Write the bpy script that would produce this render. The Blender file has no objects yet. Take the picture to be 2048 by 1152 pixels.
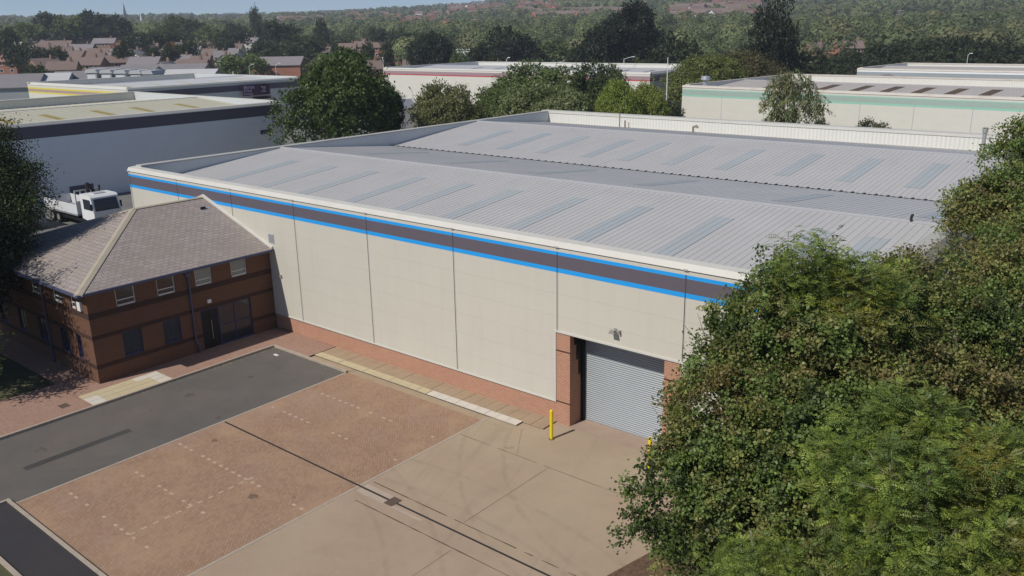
import bpy, math, random
import numpy as np
from mathutils import Matrix, Vector
sc = bpy.context.scene
R = math.radians
# ---------------------------------------------------------------- camera
CP = np.array([24.5531, -27.6914, 16.7389])
CF = np.array([-0.61125567, 0.73618202, -0.29052115])
CR = np.array([0.77241452, 0.6349097, -0.01629363])
CU = np.array([-0.17245962, 0.23436233, 0.95672984])
FPX = 1697.7
cam = bpy.data.objects.new('camera', bpy.data.cameras.new('camera'))
sc.collection.objects.link(cam)
cam.data.sensor_width = 36.0
cam.data.lens = 36.0 * FPX / 2048.0
cam.data.clip_start = 0.1
cam.data.clip_end = 20000
cam.matrix_world = Matrix(((CR[0], CU[0], -CF[0], CP[0]), (CR[1], CU[1], -CF[1], CP[1]),
                           (CR[2], CU[2], -CF[2], CP[2]), (0, 0, 0, 1)))
sc.camera = cam
# ---------------------------------------------------------------- sky, sun, exposure
LD = Vector((0.2, 0.95, -1.0)).normalized()            # direction the sunlight travels
SKY_STRENGTH = 0.10
w = bpy.data.worlds.new('World'); sc.world = w; w.use_nodes = True
nt = w.node_tree
sky = nt.nodes.new('ShaderNodeTexSky'); sky.sky_type = 'NISHITA'; sky.sun_disc = False
sky.sun_elevation = math.asin(-LD.z); sky.sun_rotation = math.atan2(-LD.x, -LD.y)
sky.altitude = 5500; sky.air_density = 1.0; sky.dust_density = 0.0; sky.ozone_density = 2.5
bgn = nt.nodes['Background']; bgn.inputs[1].default_value = SKY_STRENGTH
nt.links.new(sky.outputs[0], bgn.inputs[0])
sl = bpy.data.lights.new('sun', 'SUN'); sl.energy = 3.8; sl.angle = R(0.5); sl.color = (1.0, 0.95, 0.87)
sun = bpy.data.objects.new('sun', sl); sc.collection.objects.link(sun)
sun.rotation_euler = LD.to_track_quat('-Z', 'Y').to_euler()
sc.view_settings.view_transform = 'Standard'; sc.view_settings.look = 'None'
sc.view_settings.exposure = 0.0; sc.view_settings.gamma = 1.0
sc.cycles.max_bounces = 6; sc.cycles.diffuse_bounces = 3; sc.cycles.transparent_max_bounces = 6
sc.cycles.volume_bounces = 0

# ---------------------------------------------------------------- helpers
COL = sc.collection
def tag(o, label=None, cat=None, group=None, kind=None):
    if label: o['label'] = label
    if cat: o['category'] = cat
    if group: o['group'] = group
    if kind: o['kind'] = kind
    return o
def thing(name, label, cat, loc=(0, 0, 0), rz=0.0, group=None):
    o = bpy.data.objects.new(name, None); COL.objects.link(o)
    o.empty_display_size = 0.5
    o.location = loc; o.rotation_euler = (0, 0, rz)
    return tag(o, label, cat, group)
def copy_tree(o, parent=None):
    c = o.copy(); COL.objects.link(c); c.parent = parent
    for ch in [x for x in COL.objects if x.parent == o]:
        copy_tree(ch, c)
    return c
def at(px, py, d):
    r = CF + CR * (px - 1024) / FPX - CU * (py - 576) / FPX
    return CP + r * d

class MB:
    def __init__(s, off=(0, 0, 0)):
        s.v = []; s.f = []; s.m = []; s.mi = 0; s.off = off
    def add(s, vs, fs):
        n = len(s.v); ox, oy, oz = s.off
        s.v += [(a - ox, b - oy, c - oz) for a, b, c in vs]
        for f in fs: s.f.append([n + i for i in f]); s.m.append(s.mi)
    def box(s, x0, x1, y0, y1, z0, z1):
        s.add([(x0, y0, z0), (x1, y0, z0), (x1, y1, z0), (x0, y1, z0), (x0, y0, z1), (x1, y0, z1), (x1, y1, z1), (x0, y1, z1)],
              [(0, 3, 2, 1), (4, 5, 6, 7), (0, 1, 5, 4), (1, 2, 6, 5), (2, 3, 7, 6), (3, 0, 4, 7)])
    def poly(s, pts): s.add(pts, [tuple(range(len(pts)))])
    def extrude(s, prof, vec):
        n = len(prof); q = [tuple(p[i] + vec[i] for i in range(3)) for p in prof]
        s.add(list(prof) + q, [tuple(range(n))[::-1], tuple(range(n, 2 * n))] + [(i, (i + 1) % n, n + (i + 1) % n, n + i) for i in range(n)])
    def tube(s, p0, p1, r0, r1=None, n=8, caps=True):
        r1 = r0 if r1 is None else r1
        a = Vector(p0); b = Vector(p1); d = (b - a)
        if d.length < 1e-6: return
        d.normalize(); u = d.orthogonal().normalized(); w_ = d.cross(u)
        vs = []
        for c, r in ((a, r0), (b, r1)):
            for i in range(n):
                t = 2 * math.pi * i / n
                p = c + (u * math.cos(t) + w_ * math.sin(t)) * r
                vs.append(tuple(p))
        fs = [(i, (i + 1) % n, n + (i + 1) % n, n + i) for i in range(n)]
        if caps: fs += [tuple(range(n))[::-1], tuple(range(n, 2 * n))]
        s.add(vs, fs)
    def sphere(s, c, r, n=10, m=6):
        rx, ry, rz = (r, r, r) if not isinstance(r, tuple) else r
        vs = []; fs = []
        for j in range(m + 1):
            ph = math.pi * j / m
            for i in range(n):
                t = 2 * math.pi * i / n
                vs.append((c[0] + rx * math.sin(ph) * math.cos(t), c[1] + ry * math.sin(ph) * math.sin(t), c[2] + rz * math.cos(ph)))
        for j in range(m):
            for i in range(n):
                fs.append((j * n + i, (j + 1) * n + i, (j + 1) * n + (i + 1) % n, j * n + (i + 1) % n))
        s.add(vs, fs)
    def build(s, name, mat, parent=None, smooth=False):
        me = bpy.data.meshes.new(name); me.from_pydata(s.v, [], s.f)
        for m_ in (mat if isinstance(mat, (list, tuple)) else [mat]): me.materials.append(m_)
        me.polygons.foreach_set('material_index', s.m)
        if smooth: me.polygons.foreach_set('use_smooth', [True] * len(s.f))
        me.update()
        o = bpy.data.objects.new(name, me); COL.objects.link(o)
        if parent: o.parent = parent
        return o
def structure(name, mb, mat, kind='structure'):
    o = mb.build(name, mat); o['kind'] = kind; return o

# ---------------------------------------------------------------- materials
class NG:
    def __init__(s, name):
        s.m = bpy.data.materials.new(name); s.m.use_nodes = True
        s.t = s.m.node_tree; s.b = s.t.nodes['Principled BSDF']
    def n(s, typ, **kw):
        x = s.t.nodes.new('ShaderNode' + typ)
        for k, v in kw.items():
            if k.startswith('i_'):
                key = k[2:]; key = int(key) if key.isdigit() else key
                x.inputs[key].default_value = v
            else: setattr(x, k, v)
        return x
    def l(s, a, b): s.t.links.new(a, b)
    def math(s, op, a, b=None, c=None):
        x = s.n('Math', operation=op)
        for i, q in enumerate((a, b, c)):
            if q is None: continue
            if isinstance(q, (int, float)): x.inputs[i].default_value = q
            else: s.l(q, x.inputs[i])
        return x.outputs[0]
    def mix(s, fac, a, b, mode='MIX'):
        x = s.n('MixRGB', blend_type=mode)
        for i, q in enumerate((fac, a, b)):
            if isinstance(q, (int, float)): x.inputs[i].default_value = q
            elif isinstance(q, tuple): x.inputs[i].default_value = (*q, 1) if len(q) == 3 else q
            else: s.l(q, x.inputs[i])
        return x.outputs[0]
    def noise(s, vec, scale, detail=4, rough=0.6):
        x = s.n('TexNoise'); x.inputs['Scale'].default_value = scale; x.inputs['Detail'].default_value = detail
        x.inputs['Roughness'].default_value = rough
        if vec is not None: s.l(vec, x.inputs['Vector'])
        return x.outputs[0]
    def ramp(s, fac, lo, hi):
        x = s.n('MapRange'); x.inputs[1].default_value = lo; x.inputs[2].default_value = hi
        s.l(fac, x.inputs[0]); return x.outputs[0]
    def pos(s): return s.n('NewGeometry').outputs['Position']
    def sep(s, v):
        x = s.n('SeparateXYZ'); s.l(v, x.inputs[0]); return x.outputs
    def comb(s, a, b, c=0.0):
        x = s.n('CombineXYZ')
        for i, q in enumerate((a, b, c)):
            if isinstance(q, (int, float)): x.inputs[i].default_value = q
            else: s.l(q, x.inputs[i])
        return x.outputs[0]
    def wall_uv(s, vs=1.0):                       # (along, up) on any upright or pitched face
        g = s.n('NewGeometry'); p = s.sep(g.outputs['Position']); nn = s.sep(g.outputs['True Normal'])
        st = s.math('GREATER_THAN', s.math('ABSOLUTE', nn[1]), s.math('ABSOLUTE', nn[0]))
        u = s.math('ADD', s.math('MULTIPLY', p[0], st), s.math('MULTIPLY', p[1], s.math('SUBTRACT', 1.0, st)))
        return s.comb(u, s.math('MULTIPLY', p[2], vs))
    def bump(s, h, strength=0.3, dist=0.02):
        x = s.n('Bump'); x.inputs['Strength'].default_value = strength; x.inputs['Distance'].default_value = dist
        s.l(h, x.inputs['Height']); s.l(x.outputs[0], s.b.inputs['Normal'])
    def fin(s, col, rough=0.8, metal=0.0, spec=0.3):
        if isinstance(col, tuple): s.b.inputs['Base Color'].default_value = (*col, 1)
        else: s.l(col, s.b.inputs['Base Color'])
        s.b.inputs['Roughness'].default_value = rough; s.b.inputs['Metallic'].default_value = metal
        s.b.inputs['Specular IOR Level'].default_value = spec
        return s.m
def sc3(c, k): return tuple(min(0.95, x * k) for x in c)
def plain(name, col, rough=0.7, var=0.12, scale=1.5, metal=0.0, spec=0.3, bump=0.0, stain=None, bscale=60):
    g = NG(name); p = g.pos()
    n1 = g.noise(p, scale, 6, 0.65)
    c = g.mix(n1, sc3(col, 1 - var), sc3(col, 1 + var))
    n3 = g.ramp(g.noise(p, scale * 14, 3), 0.3, 0.7)
    c = g.mix(g.math('MULTIPLY', n3, var * 0.6), c, sc3(col, 0.75))
    if stain:
        n2 = g.ramp(g.noise(p, scale * 0.37, 5, 0.7), 0.52, 0.72)
        c = g.mix(g.math('MULTIPLY', n2, 0.5), c, stain)
    if bump: g.bump(g.noise(p, bscale, 3), bump, 0.02)
    return g.fin(c, rough, metal, spec)
def cladding(name, col, pitch=1.0, off=0.0, var=0.05, ribs=0.0, grime=0.2):
    g = NG(name); p = g.pos(); x, y, z = g.sep(p)
    n1 = g.noise(p, 0.5, 5, 0.6)
    c = g.mix(n1, sc3(col, 1 - var), sc3(col, 1 + var))
    c = g.mix(g.math('MULTIPLY', g.ramp(g.noise(p, 35, 2), 0.35, 0.65), 0.05), c, sc3(col, 0.6))
    uv = g.wall_uv(); ux, uz, _ = g.sep(uv)
    streak = g.ramp(g.noise(g.comb(g.math('MULTIPLY', ux, 2.2), g.math('MULTIPLY', uz, 0.12)), 1.0, 5, 0.7), 0.5, 0.8)
    c = g.mix(g.math('MULTIPLY', streak, grime), c, sc3(col, 0.66))
    if pitch:
        fz = g.math('FRACT', g.math('ADD', g.math('DIVIDE', z, pitch), off))
        ln = g.math('LESS_THAN', fz, 0.022 / pitch)
        c = g.mix(g.math('MULTIPLY', ln, 0.16), c, (0.1, 0.09, 0.08))
    if ribs:
        s_ = g.math('SINE', g.math('MULTIPLY', ux, 2 * math.pi / ribs))
        c = g.mix(g.math('MULTIPLY', g.ramp(s_, 0.2, 0.9), 0.22), c, sc3(col, 0.55))
        g.bump(s_, 0.6, 0.03)
    return g.fin(c, 0.55, 0, 0.35)
def bricks(name, c1, c2, mortar, bw=0.225, bh=0.075, var=0.35, ground=False, vs=1.0, msize=0.01, patch=None, spec=0.2, rot=0.0, bump=0.35, patch2=None):
    g = NG(name); p = g.pos()
    if ground:
        mp = g.n('Mapping'); mp.inputs['Rotation'].default_value = (0, 0, rot); g.l(p, mp.inputs['Vector']); uv = mp.outputs[0]
    else: uv = g.wall_uv(vs)
    b = g.n('TexBrick'); g.l(uv, b.inputs['Vector'])
    b.inputs['Color1'].default_value = (*c1, 1); b.inputs['Color2'].default_value = (*c2, 1); b.inputs['Mortar'].default_value = (*mortar, 1)
    b.inputs['Scale'].default_value = 1.0; b.inputs['Mortar Size'].default_value = msize
    b.inputs['Brick Width'].default_value = bw; b.inputs['Row Height'].default_value = bh; b.inputs['Bias'].default_value = 0.0
    c = b.outputs['Color']
    n1 = g.noise(p, 0.9, 6, 0.7)
    c = g.mix(g.math('MULTIPLY', n1, var), c, sc3(c1, 0.45))
    n2 = g.noise(p, 7.0, 4, 0.7)
    c = g.mix(g.math('MULTIPLY', g.ramp(n2, 0.5, 0.75), var), c, sc3(c2, 1.35))
    if patch:
        n3 = g.ramp(g.noise(p, 0.35, 6, 0.7), 0.47, 0.66)
        c = g.mix(g.math('MULTIPLY', n3, 0.55), c, patch)
    if patch2:
        n4 = g.ramp(g.noise(g.comb(g.sep(p)[1], g.sep(p)[0], 5.0), 0.28, 6, 0.75), 0.5, 0.7)
        c = g.mix(g.math('MULTIPLY', n4, 0.5), c, patch2)
    g.bump(b.outputs['Fac'], -bump, 0.01)
    return g.fin(c, 0.9, 0, spec)
def asphalt(name, col, stain, light):
    g = NG(name); p = g.pos()
    c = g.mix(g.noise(p, 0.5, 7, 0.7), sc3(col, 0.7), sc3(col, 1.3))
    c = g.mix(g.math('MULTIPLY', g.ramp(g.noise(p, 0.22, 6, 0.7), 0.46, 0.68), 0.6), c, stain)
    sp = g.ramp(g.noise(p, 24, 3, 0.8), 0.6, 0.72)
    c = g.mix(g.math('MULTIPLY', sp, 0.35), c, light)
    pale = g.math('MULTIPLY', g.ramp(g.noise(p, 1.1, 5, 0.8), 0.66, 0.76), 0.28)
    c = g.mix(pale, c, sc3(light, 1.1))
    g.bump(g.noise(p, 70, 2), 0.4, 0.01)
    return g.fin(c, 0.9, 0, 0.25)
def concrete_yard(name, col):
    g = NG(name); p = g.pos()
    c = g.mix(g.noise(p, 0.35, 7, 0.7), sc3(col, 0.78), sc3(col, 1.18))
    c = g.mix(g.math('MULTIPLY', g.ramp(g.noise(p, 1.3, 6, 0.75), 0.5, 0.7), 0.3), c, sc3(col, 0.72))
    c = g.mix(g.math('MULTIPLY', g.ramp(g.noise(p, 0.16, 5, 0.6), 0.45, 0.65), 0.55), c, (col[0] * 0.98, col[1] * 1.12, col[2] * 1.08))
    x, y, z = g.sep(p)
    tr = g.ramp(g.noise(g.comb(g.math('MULTIPLY', g.math('ADD', x, g.math('MULTIPLY', y, 0.35)), 0.9), g.math('MULTIPLY', y, 0.07)), 1.0, 5, 0.75), 0.55, 0.75)
    c = g.mix(g.math('MULTIPLY', tr, 0.3), c, sc3(col, 0.55))
    c = g.mix(g.math('MULTIPLY', g.ramp(g.noise(p, 40, 2, 0.7), 0.6, 0.7), 0.35), c, sc3(col, 0.6))
    c = g.mix(g.math('MULTIPLY', g.ramp(g.noise(p, 3.1, 4, 0.8), 0.7, 0.78), 0.5), c, sc3(col, 0.5))
    c = g.mix(g.math('MULTIPLY', g.ramp(g.noise(p, 18, 2, 0.5), 0.73, 0.76), 0.6), c, sc3(col, 1.7))
    g.bump(g.noise(p, 50, 2), 0.2, 0.01)
    return g.fin(c, 0.9, 0, 0.25)
def leafmat(name, trans=0.38, rough=0.5):
    g = NG(name)
    a = g.n('Attribute', attribute_name='tint')
    oi = g.n('ObjectInfo')
    c = g.mix(1.0, a.outputs['Color'], oi.outputs['Color'], 'MULTIPLY')
    g.l(c, g.b.inputs['Base Color']); g.b.inputs['Roughness'].default_value = rough
    g.b.inputs['Specular IOR Level'].default_value = 0.4
    t = g.n('BsdfTranslucent'); g.l(g.mix(1.0, c, (1.0, 1.15, 0.5), 'MULTIPLY'), t.inputs[0])
    mx = g.n('MixShader'); mx.inputs[0].default_value = trans
    g.l(g.b.outputs[0], mx.inputs[1]); g.l(t.outputs[0], mx.inputs[2])
    g.l(mx.outputs[0], g.t.nodes['Material Output'].inputs['Surface'])
    return g.m
def glassy(name, col, rough=0.08):
    g = NG(name); return g.fin(col, rough, 0, 0.6)
def terrain_mat():
    g = NG('grassland'); p = g.pos()
    n = g.noise(p, 0.006, 6, 0.65)
    c = g.mix(n, (0.11, 0.12, 0.045), (0.16, 0.16, 0.06))
    c = g.mix(g.math('MULTIPLY', g.ramp(g.noise(p, 0.03, 6, 0.7), 0.45, 0.6), 0.6), c, (0.07, 0.085, 0.035))
    c = g.mix(g.math('MULTIPLY', g.ramp(g.noise(p, 0.8, 4, 0.7), 0.45, 0.65), 0.4), c, (0.06, 0.06, 0.03))
    return g.fin(c, 0.95, 0, 0.1)
def soil_mat():
    g = NG('leaf_litter'); p = g.pos()
    c = g.mix(g.ramp(g.noise(p, 6, 6, 0.75), 0.35, 0.65), (0.09, 0.055, 0.035), (0.2, 0.13, 0.085))
    c = g.mix(g.math('MULTIPLY', g.ramp(g.noise(p, 0.9, 5), 0.5, 0.65), 0.6), c, (0.05, 0.06, 0.025))
    g.bump(g.noise(p, 30, 3), 0.6, 0.03)
    return g.fin(c, 0.95, 0, 0.1)
def roofsheet(name, col, var=0.07, dirt=(0.14, 0.13, 0.11), dirtamt=0.25, rust=None):
    g = NG(name); p = g.pos(); x, y, z = g.sep(p)
    c = g.mix(g.noise(p, 0.25, 6, 0.6), sc3(col, 1 - var), sc3(col, 1 + var))
    st = g.ramp(g.noise(g.comb(g.math('MULTIPLY', x, 3.0), g.math('MULTIPLY', y, 0.15)), 1.0, 5, 0.75), 0.5, 0.8)
    c = g.mix(g.math('MULTIPLY', st, dirtamt), c, dirt)
    if rust:
        n = g.ramp(g.noise(p, 0.55, 6, 0.75), 0.55, 0.7)
        c = g.mix(g.math('MULTIPLY', n, 0.5), c, rust)
    return g.fin(c, 0.5, 0.0, 0.35)

M = {}
M['beige'] = cladding('beige_cladding', (0.585, 0.56, 0.482))
M['white_clad'] = cladding('white_cladding', (0.88, 0.88, 0.86), grime=0.1)
M['cream_clad'] = cladding('cream_cladding', (0.68, 0.66, 0.58), grime=0.1)
M['grey_clad'] = cladding('grey_cladding', (0.42, 0.44, 0.46), grime=0.1)
M['inner'] = cladding('parapet_lining', (0.55, 0.58, 0.59), pitch=0, grime=0.25)
M['ribbed_white'] = cladding('ribbed_white_lining', (0.70, 0.69, 0.63), pitch=0, ribs=0.33, grime=0.2)
M['charcoal'] = plain('charcoal_band', (0.125, 0.108, 0.13), 0.55, 0.06, 0.6)
M['blue'] = plain('blue_stripe_paint', (0.02, 0.34, 0.82), 0.5, 0.05, 0.6)
M['pale_flash'] = plain('pale_flashing', (0.60, 0.585, 0.53), 0.5, 0.05, 0.8, stain=(0.5, 0.47, 0.4))
M['gable_flash'] = plain('weathered_flashing', (0.46, 0.455, 0.42), 0.6, 0.1, 1.2, stain=(0.3, 0.27, 0.22))
M['roof'] = roofsheet('grey_roof_sheet', (0.50, 0.49, 0.48), 0.1, (0.3, 0.28, 0.25), 0.3)
M['skylight'] = roofsheet('rooflight_sheet', (0.435, 0.46, 0.46), 0.12, (0.34, 0.35, 0.33), 0.4)
_t = M['skylight'].node_tree; _b = _t.nodes['Principled BSDF']; _oi = _t.nodes.new('ShaderNodeObjectInfo'); _mx = _t.nodes.new('ShaderNodeMixRGB')
_l = _b.inputs['Base Color'].links[0].from_socket; _mr = _t.nodes.new('ShaderNodeMath'); _mr.operation = 'MULTIPLY'; _mr.inputs[1].default_value = .55
_t.links.new(_oi.outputs['Random'], _mr.inputs[0]); _t.links.new(_mr.outputs[0], _mx.inputs[0]); _t.links.new(_l, _mx.inputs[1]); _mx.inputs[2].default_value = (.36, .40, .43, 1); _t.links.new(_mx.outputs[0], _b.inputs['Base Color'])
M['ridge'] = plain('ridge_flashing', (0.45, 0.45, 0.46), 0.5, 0.05)
M['black'] = plain('black_rubber', (0.012, 0.012, 0.013), 0.6, 0.1)
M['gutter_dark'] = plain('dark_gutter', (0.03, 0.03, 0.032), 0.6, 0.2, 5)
M['brick_orange'] = bricks('orange_brick', (0.50, 0.235, 0.145), (0.42, 0.175, 0.105), (0.50, 0.38, 0.29), msize=0.012)
M['brick_office'] = bricks('office_brick', (0.19, 0.093, 0.054), (0.15, 0.07, 0.042), (0.13, 0.09, 0.068))
M['brick_dark'] = bricks('dark_band_brick', (0.085, 0.045, 0.033), (0.065, 0.035, 0.028), (0.06, 0.045, 0.04))
M['slate'] = bricks('slate_roof', (0.41, 0.355, 0.33), (0.33, 0.28, 0.26), (0.12, 0.095, 0.09), bw=0.36, bh=0.26, var=0.4, vs=3.1, msize=0.012, patch=(0.3, 0.26, 0.22), bump=0.6)
M['hip'] = plain('hip_tiles', (0.42, 0.37, 0.29), 0.85, 0.15, 4, stain=(0.3, 0.27, 0.2))
M['pavers'] = bricks('red_block_paving', (0.405, 0.265, 0.18), (0.34, 0.205, 0.133), (0.24, 0.165, 0.115), bw=0.21, bh=0.105, ground=True, rot=0.785, patch=(0.44, 0.30, 0.185), patch2=(0.33, 0.23, 0.195), msize=0.008, var=0.3)
M['path_red'] = bricks('red_path_paving', (0.42, 0.27, 0.205), (0.36, 0.21, 0.16), (0.26, 0.18, 0.14), bw=0.21, bh=0.105, ground=True, patch=(0.34, 0.23, 0.16), msize=0.008)
M['path_tan'] = plain('tan_path_slab', (0.38, 0.285, 0.19), 0.9, 0.15, 2, bump=0.2, stain=(0.28, 0.21, 0.14))
M['slab_yellow'] = plain('yellow_slab', (0.53, 0.445, 0.285), 0.9, 0.1, 2.5, stain=(0.42, 0.36, 0.24))
M['slab_white'] = plain('white_slab', (0.62, 0.57, 0.49), 0.9, 0.12, 3, stain=(0.48, 0.42, 0.33))
M['kerb'] = plain('kerb_stone', (0.42, 0.35, 0.28), 0.9, 0.18, 3, stain=(0.28, 0.22, 0.17))
M['asphalt'] = asphalt('old_asphalt', (0.125, 0.115, 0.105), (0.17, 0.14, 0.118), (0.27, 0.22, 0.185))
M['asphalt_patch'] = asphalt('asphalt_repair', (0.07, 0.066, 0.062), (0.06, 0.057, 0.053), (0.09, 0.085, 0.08))
M['asphalt_black'] = asphalt('black_asphalt', (0.045, 0.042, 0.045), (0.06, 0.052, 0.05), (0.1, 0.09, 0.09))
M['asphalt_estate'] = asphalt('estate_asphalt', (0.19, 0.185, 0.175), (0.09, 0.088, 0.085), (0.2, 0.19, 0.18))
M['yard'] = concrete_yard('yard_concrete', (0.405, 0.302, 0.216))
M['yard_pale'] = plain('new_concrete', (0.45, 0.36, 0.29), 0.9, 0.15, 3, stain=(0.36, 0.28, 0.22))
M['joint'] = plain('mossy_joint', (0.11, 0.085, 0.055), 0.95, 0.4, 2.5, stain=(0.1, 0.11, 0.04))
M['joint_faint'] = plain('faint_joint', (0.235, 0.17, 0.125), 0.95, 0.3, 2.5)
M['iron'] = plain('iron_cover', (0.12, 0.085, 0.065), 0.8, 0.2, 6)
M['marker'] = plain('pale_marker_paving', (0.49, 0.36, 0.26), 0.9, 0.25, 1.5, stain=(0.42, 0.29, 0.2))
M['shutter'] = plain('shutter_steel', (0.335, 0.365, 0.385), 0.42, 0.08, 1.0, metal=0.25, spec=0.5)
M['galv'] = plain('galvanised_steel', (0.4, 0.39, 0.37), 0.45, 0.15, 4, metal=0.4)
M['pipe_rust'] = plain('weathered_flue', (0.27, 0.23, 0.19), 0.6, 0.25, 5)
M['yellow'] = plain('yellow_paint', (0.80, 0.62, 0.01), 0.45, 0.1, 4)
M['white'] = plain('white_paint', (0.75, 0.75, 0.74), 0.4, 0.05, 2)
M['white_frame'] = plain('white_window_frame', (0.62, 0.63, 0.63), 0.45, 0.05, 2)
M['navy'] = plain('navy_paint', (0.035, 0.045, 0.13), 0.5, 0.15, 2)
M['navy_gutter'] = plain('lilac_blue_gutter', (0.085, 0.09, 0.16), 0.5, 0.15, 2)
M['glass'] = glassy('dark_glass', (0.025, 0.03, 0.04))
M['pale_pane'] = glassy('pale_grey_pane', (0.20, 0.215, 0.205), 0.15)  # light grey pane colour for two upper office windows
M['stripe_yellow'] = plain('yellow_stripe_paint', (0.72, 0.6, 0.1), 0.5, 0.1)
M['stripe_pink'] = plain('dusty_pink_band', (0.42, 0.31, 0.27), 0.6, 0.08)
M['stripe_red'] = plain('red_stripe_paint', (0.5, 0.07, 0.08), 0.5, 0.1)
M['stripe_mauve'] = plain('mauve_band', (0.36, 0.25, 0.27), 0.6, 0.08)
M['stripe_green'] = plain('green_stripe_paint', (0.32, 0.60, 0.47), 0.5, 0.08)
M['band_sage'] = plain('sage_band', (0.36, 0.46, 0.40), 0.6, 0.08)
M['band_grey'] = plain('blue_grey_band', (0.32, 0.36, 0.38), 0.6, 0.06)
M['roof_cream'] = roofsheet('cream_roof_sheet', (0.50, 0.475, 0.36), 0.08, (0.4, 0.33, 0.16), 0.3)
M['sky_olive'] = plain('mossy_rooflight', (0.33, 0.27, 0.1), 0.7, 0.2, 1)
M['roof_rusty'] = roofsheet('stained_roof_sheet', (0.50, 0.46, 0.42), 0.1, (0.25, 0.18, 0.13), 0.3, rust=(0.42, 0.32, 0.26))
M['sky_brown'] = plain('brown_rooflight', (0.12, 0.085, 0.055), 0.7, 0.3, 0.8)
M['rust_flash'] = plain('rust_stained_flashing', (0.56, 0.52, 0.46), 0.6, 0.15, 0.8, stain=(0.36, 0.26, 0.2))
M['roof_pale'] = roofsheet('pale_roof_sheet', (0.55, 0.55, 0.55), 0.06)
M['roof_asbestos'] = roofsheet('fibre_cement_roof', (0.25, 0.235, 0.235), 0.15)
M['bark'] = plain('bark', (0.24, 0.21, 0.175), 0.9, 0.35, 6, bump=0.5, bscale=25)
M['leaf'] = leafmat('leaves')
M['leaf_far'] = leafmat('far_leaves', 0.35, 0.7)
M['terrain'] = terrain_mat()
M['soil'] = soil_mat()
M['grass'] = plain('lawn_grass', (0.085, 0.085, 0.04), 0.95, 0.35, 1.2, stain=(.13, .1, .06), bump=0.5, bscale=40)
M['hs_red'] = plain('house_red_brick', (0.37, 0.17, 0.12), 0.9, 0.15, 0.5)
M['hs_brown'] = plain('house_brown_brick', (0.30, 0.19, 0.14), 0.9, 0.15, 0.5)
M['hs_white'] = plain('house_white_render', (0.72, 0.70, 0.64), 0.8, 0.08, 0.5)
M['rf_brown'] = plain('house_brown_tiles', (0.21, 0.155, 0.135), 0.9, 0.15, 0.6)
M['rf_red'] = plain('house_red_tiles', (0.32, 0.17, 0.135), 0.9, 0.15, 0.6)
M['rf_grey'] = plain('house_grey_slates', (0.25, 0.225, 0.23), 0.9, 0.15, 0.6)
M['sign_purple'] = plain('sign_plum', (0.085, 0.02, 0.06), 0.5, 0.1)
M['sign_black'] = plain('sign_black', (0.012, 0.008, 0.018), 0.5, 0.1)
M['sign_text'] = plain('sign_lettering', (0.62, 0.5, 0.58), 0.5, 0.05)
M['silver'] = plain('silver_car_paint', (0.36, 0.38, 0.40), 0.25, 0.03, 1, metal=0.5, spec=0.6)
M['far_grey'] = plain('far_grey_concrete', (0.25, 0.26, 0.28), 0.8, 0.08, 0.1)
M['spire'] = plain('dark_spire_stone', (0.10, 0.10, 0.11), 0.8, 0.1, 0.3)

# ---------------------------------------------------------------- terrain
def terr_amp(ang):                                   # ang in degrees, 0 = +y, positive towards -x
    return np.interp(ang, [-40, 5, 25, 36, 40, 44, 50, 58, 71, 90, 130], [1.2, 1.35, 1.35, 1.22, 1.0, .85, .72, .66, .66, .6, .5])
def T(x, y):
    r = np.hypot(x, y); a = np.degrees(np.arctan2(-x, y))
    h = np.interp(r, [0, 235, 320, 450, 700, 1000, 1500, 2200, 2600, 3600], [0, 0, 2.5, 7, 15, 27, 54, 84, 88, 40])
    wv = 2.2 * np.sin(x * 0.011 + 1.3) * np.sin(y * 0.009) + 1.3 * np.sin(x * 0.027) * np.cos(y * 0.031 + .6)
    return h * (1 + (terr_amp(a) - 1) * np.clip((r - 250) / 900, 0, 1)) + wv * np.clip((r - 240) / 400, 0, 1) * np.clip((3400 - r) / 600, 0, 1)
def onto(px, py):                                     # where the view through a pixel meets the terrain
    r = CF + CR * (px - 1024) / FPX - CU * (py - 576) / FPX
    d = 150.0
    while d < 3200:
        p = CP + r * d
        if p[2] < T(p[0], p[1]): return p, d
        d *= 1.006
    return None, None
mb = MB()
rr = [0.0] + [40, 110, 190, 240] + list(np.geomspace(260, 3000, 52)); na = 180
mb.v.append((0, 0, -0.012))
for r_ in rr[1:]:
    for k in range(na):
        t = 2 * math.pi * k / na; x, y = r_ * math.sin(t), r_ * math.cos(t)
        mb.v.append((x, y, float(T(x, y)) - 0.012))
for k in range(na): mb.f.append([0, 1 + (k + 1) % na, 1 + k]); mb.m.append(0)
for j in range(len(rr) - 2):
    for k in range(na):
        a = 1 + j * na + k; b = 1 + j * na + (k + 1) % na
        mb.f.append([a, b, b + na, a + na]); mb.m.append(0)
o = structure('ground', mb, M['terrain']); 
for p_ in o.data.polygons: p_.use_smooth = True

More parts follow.
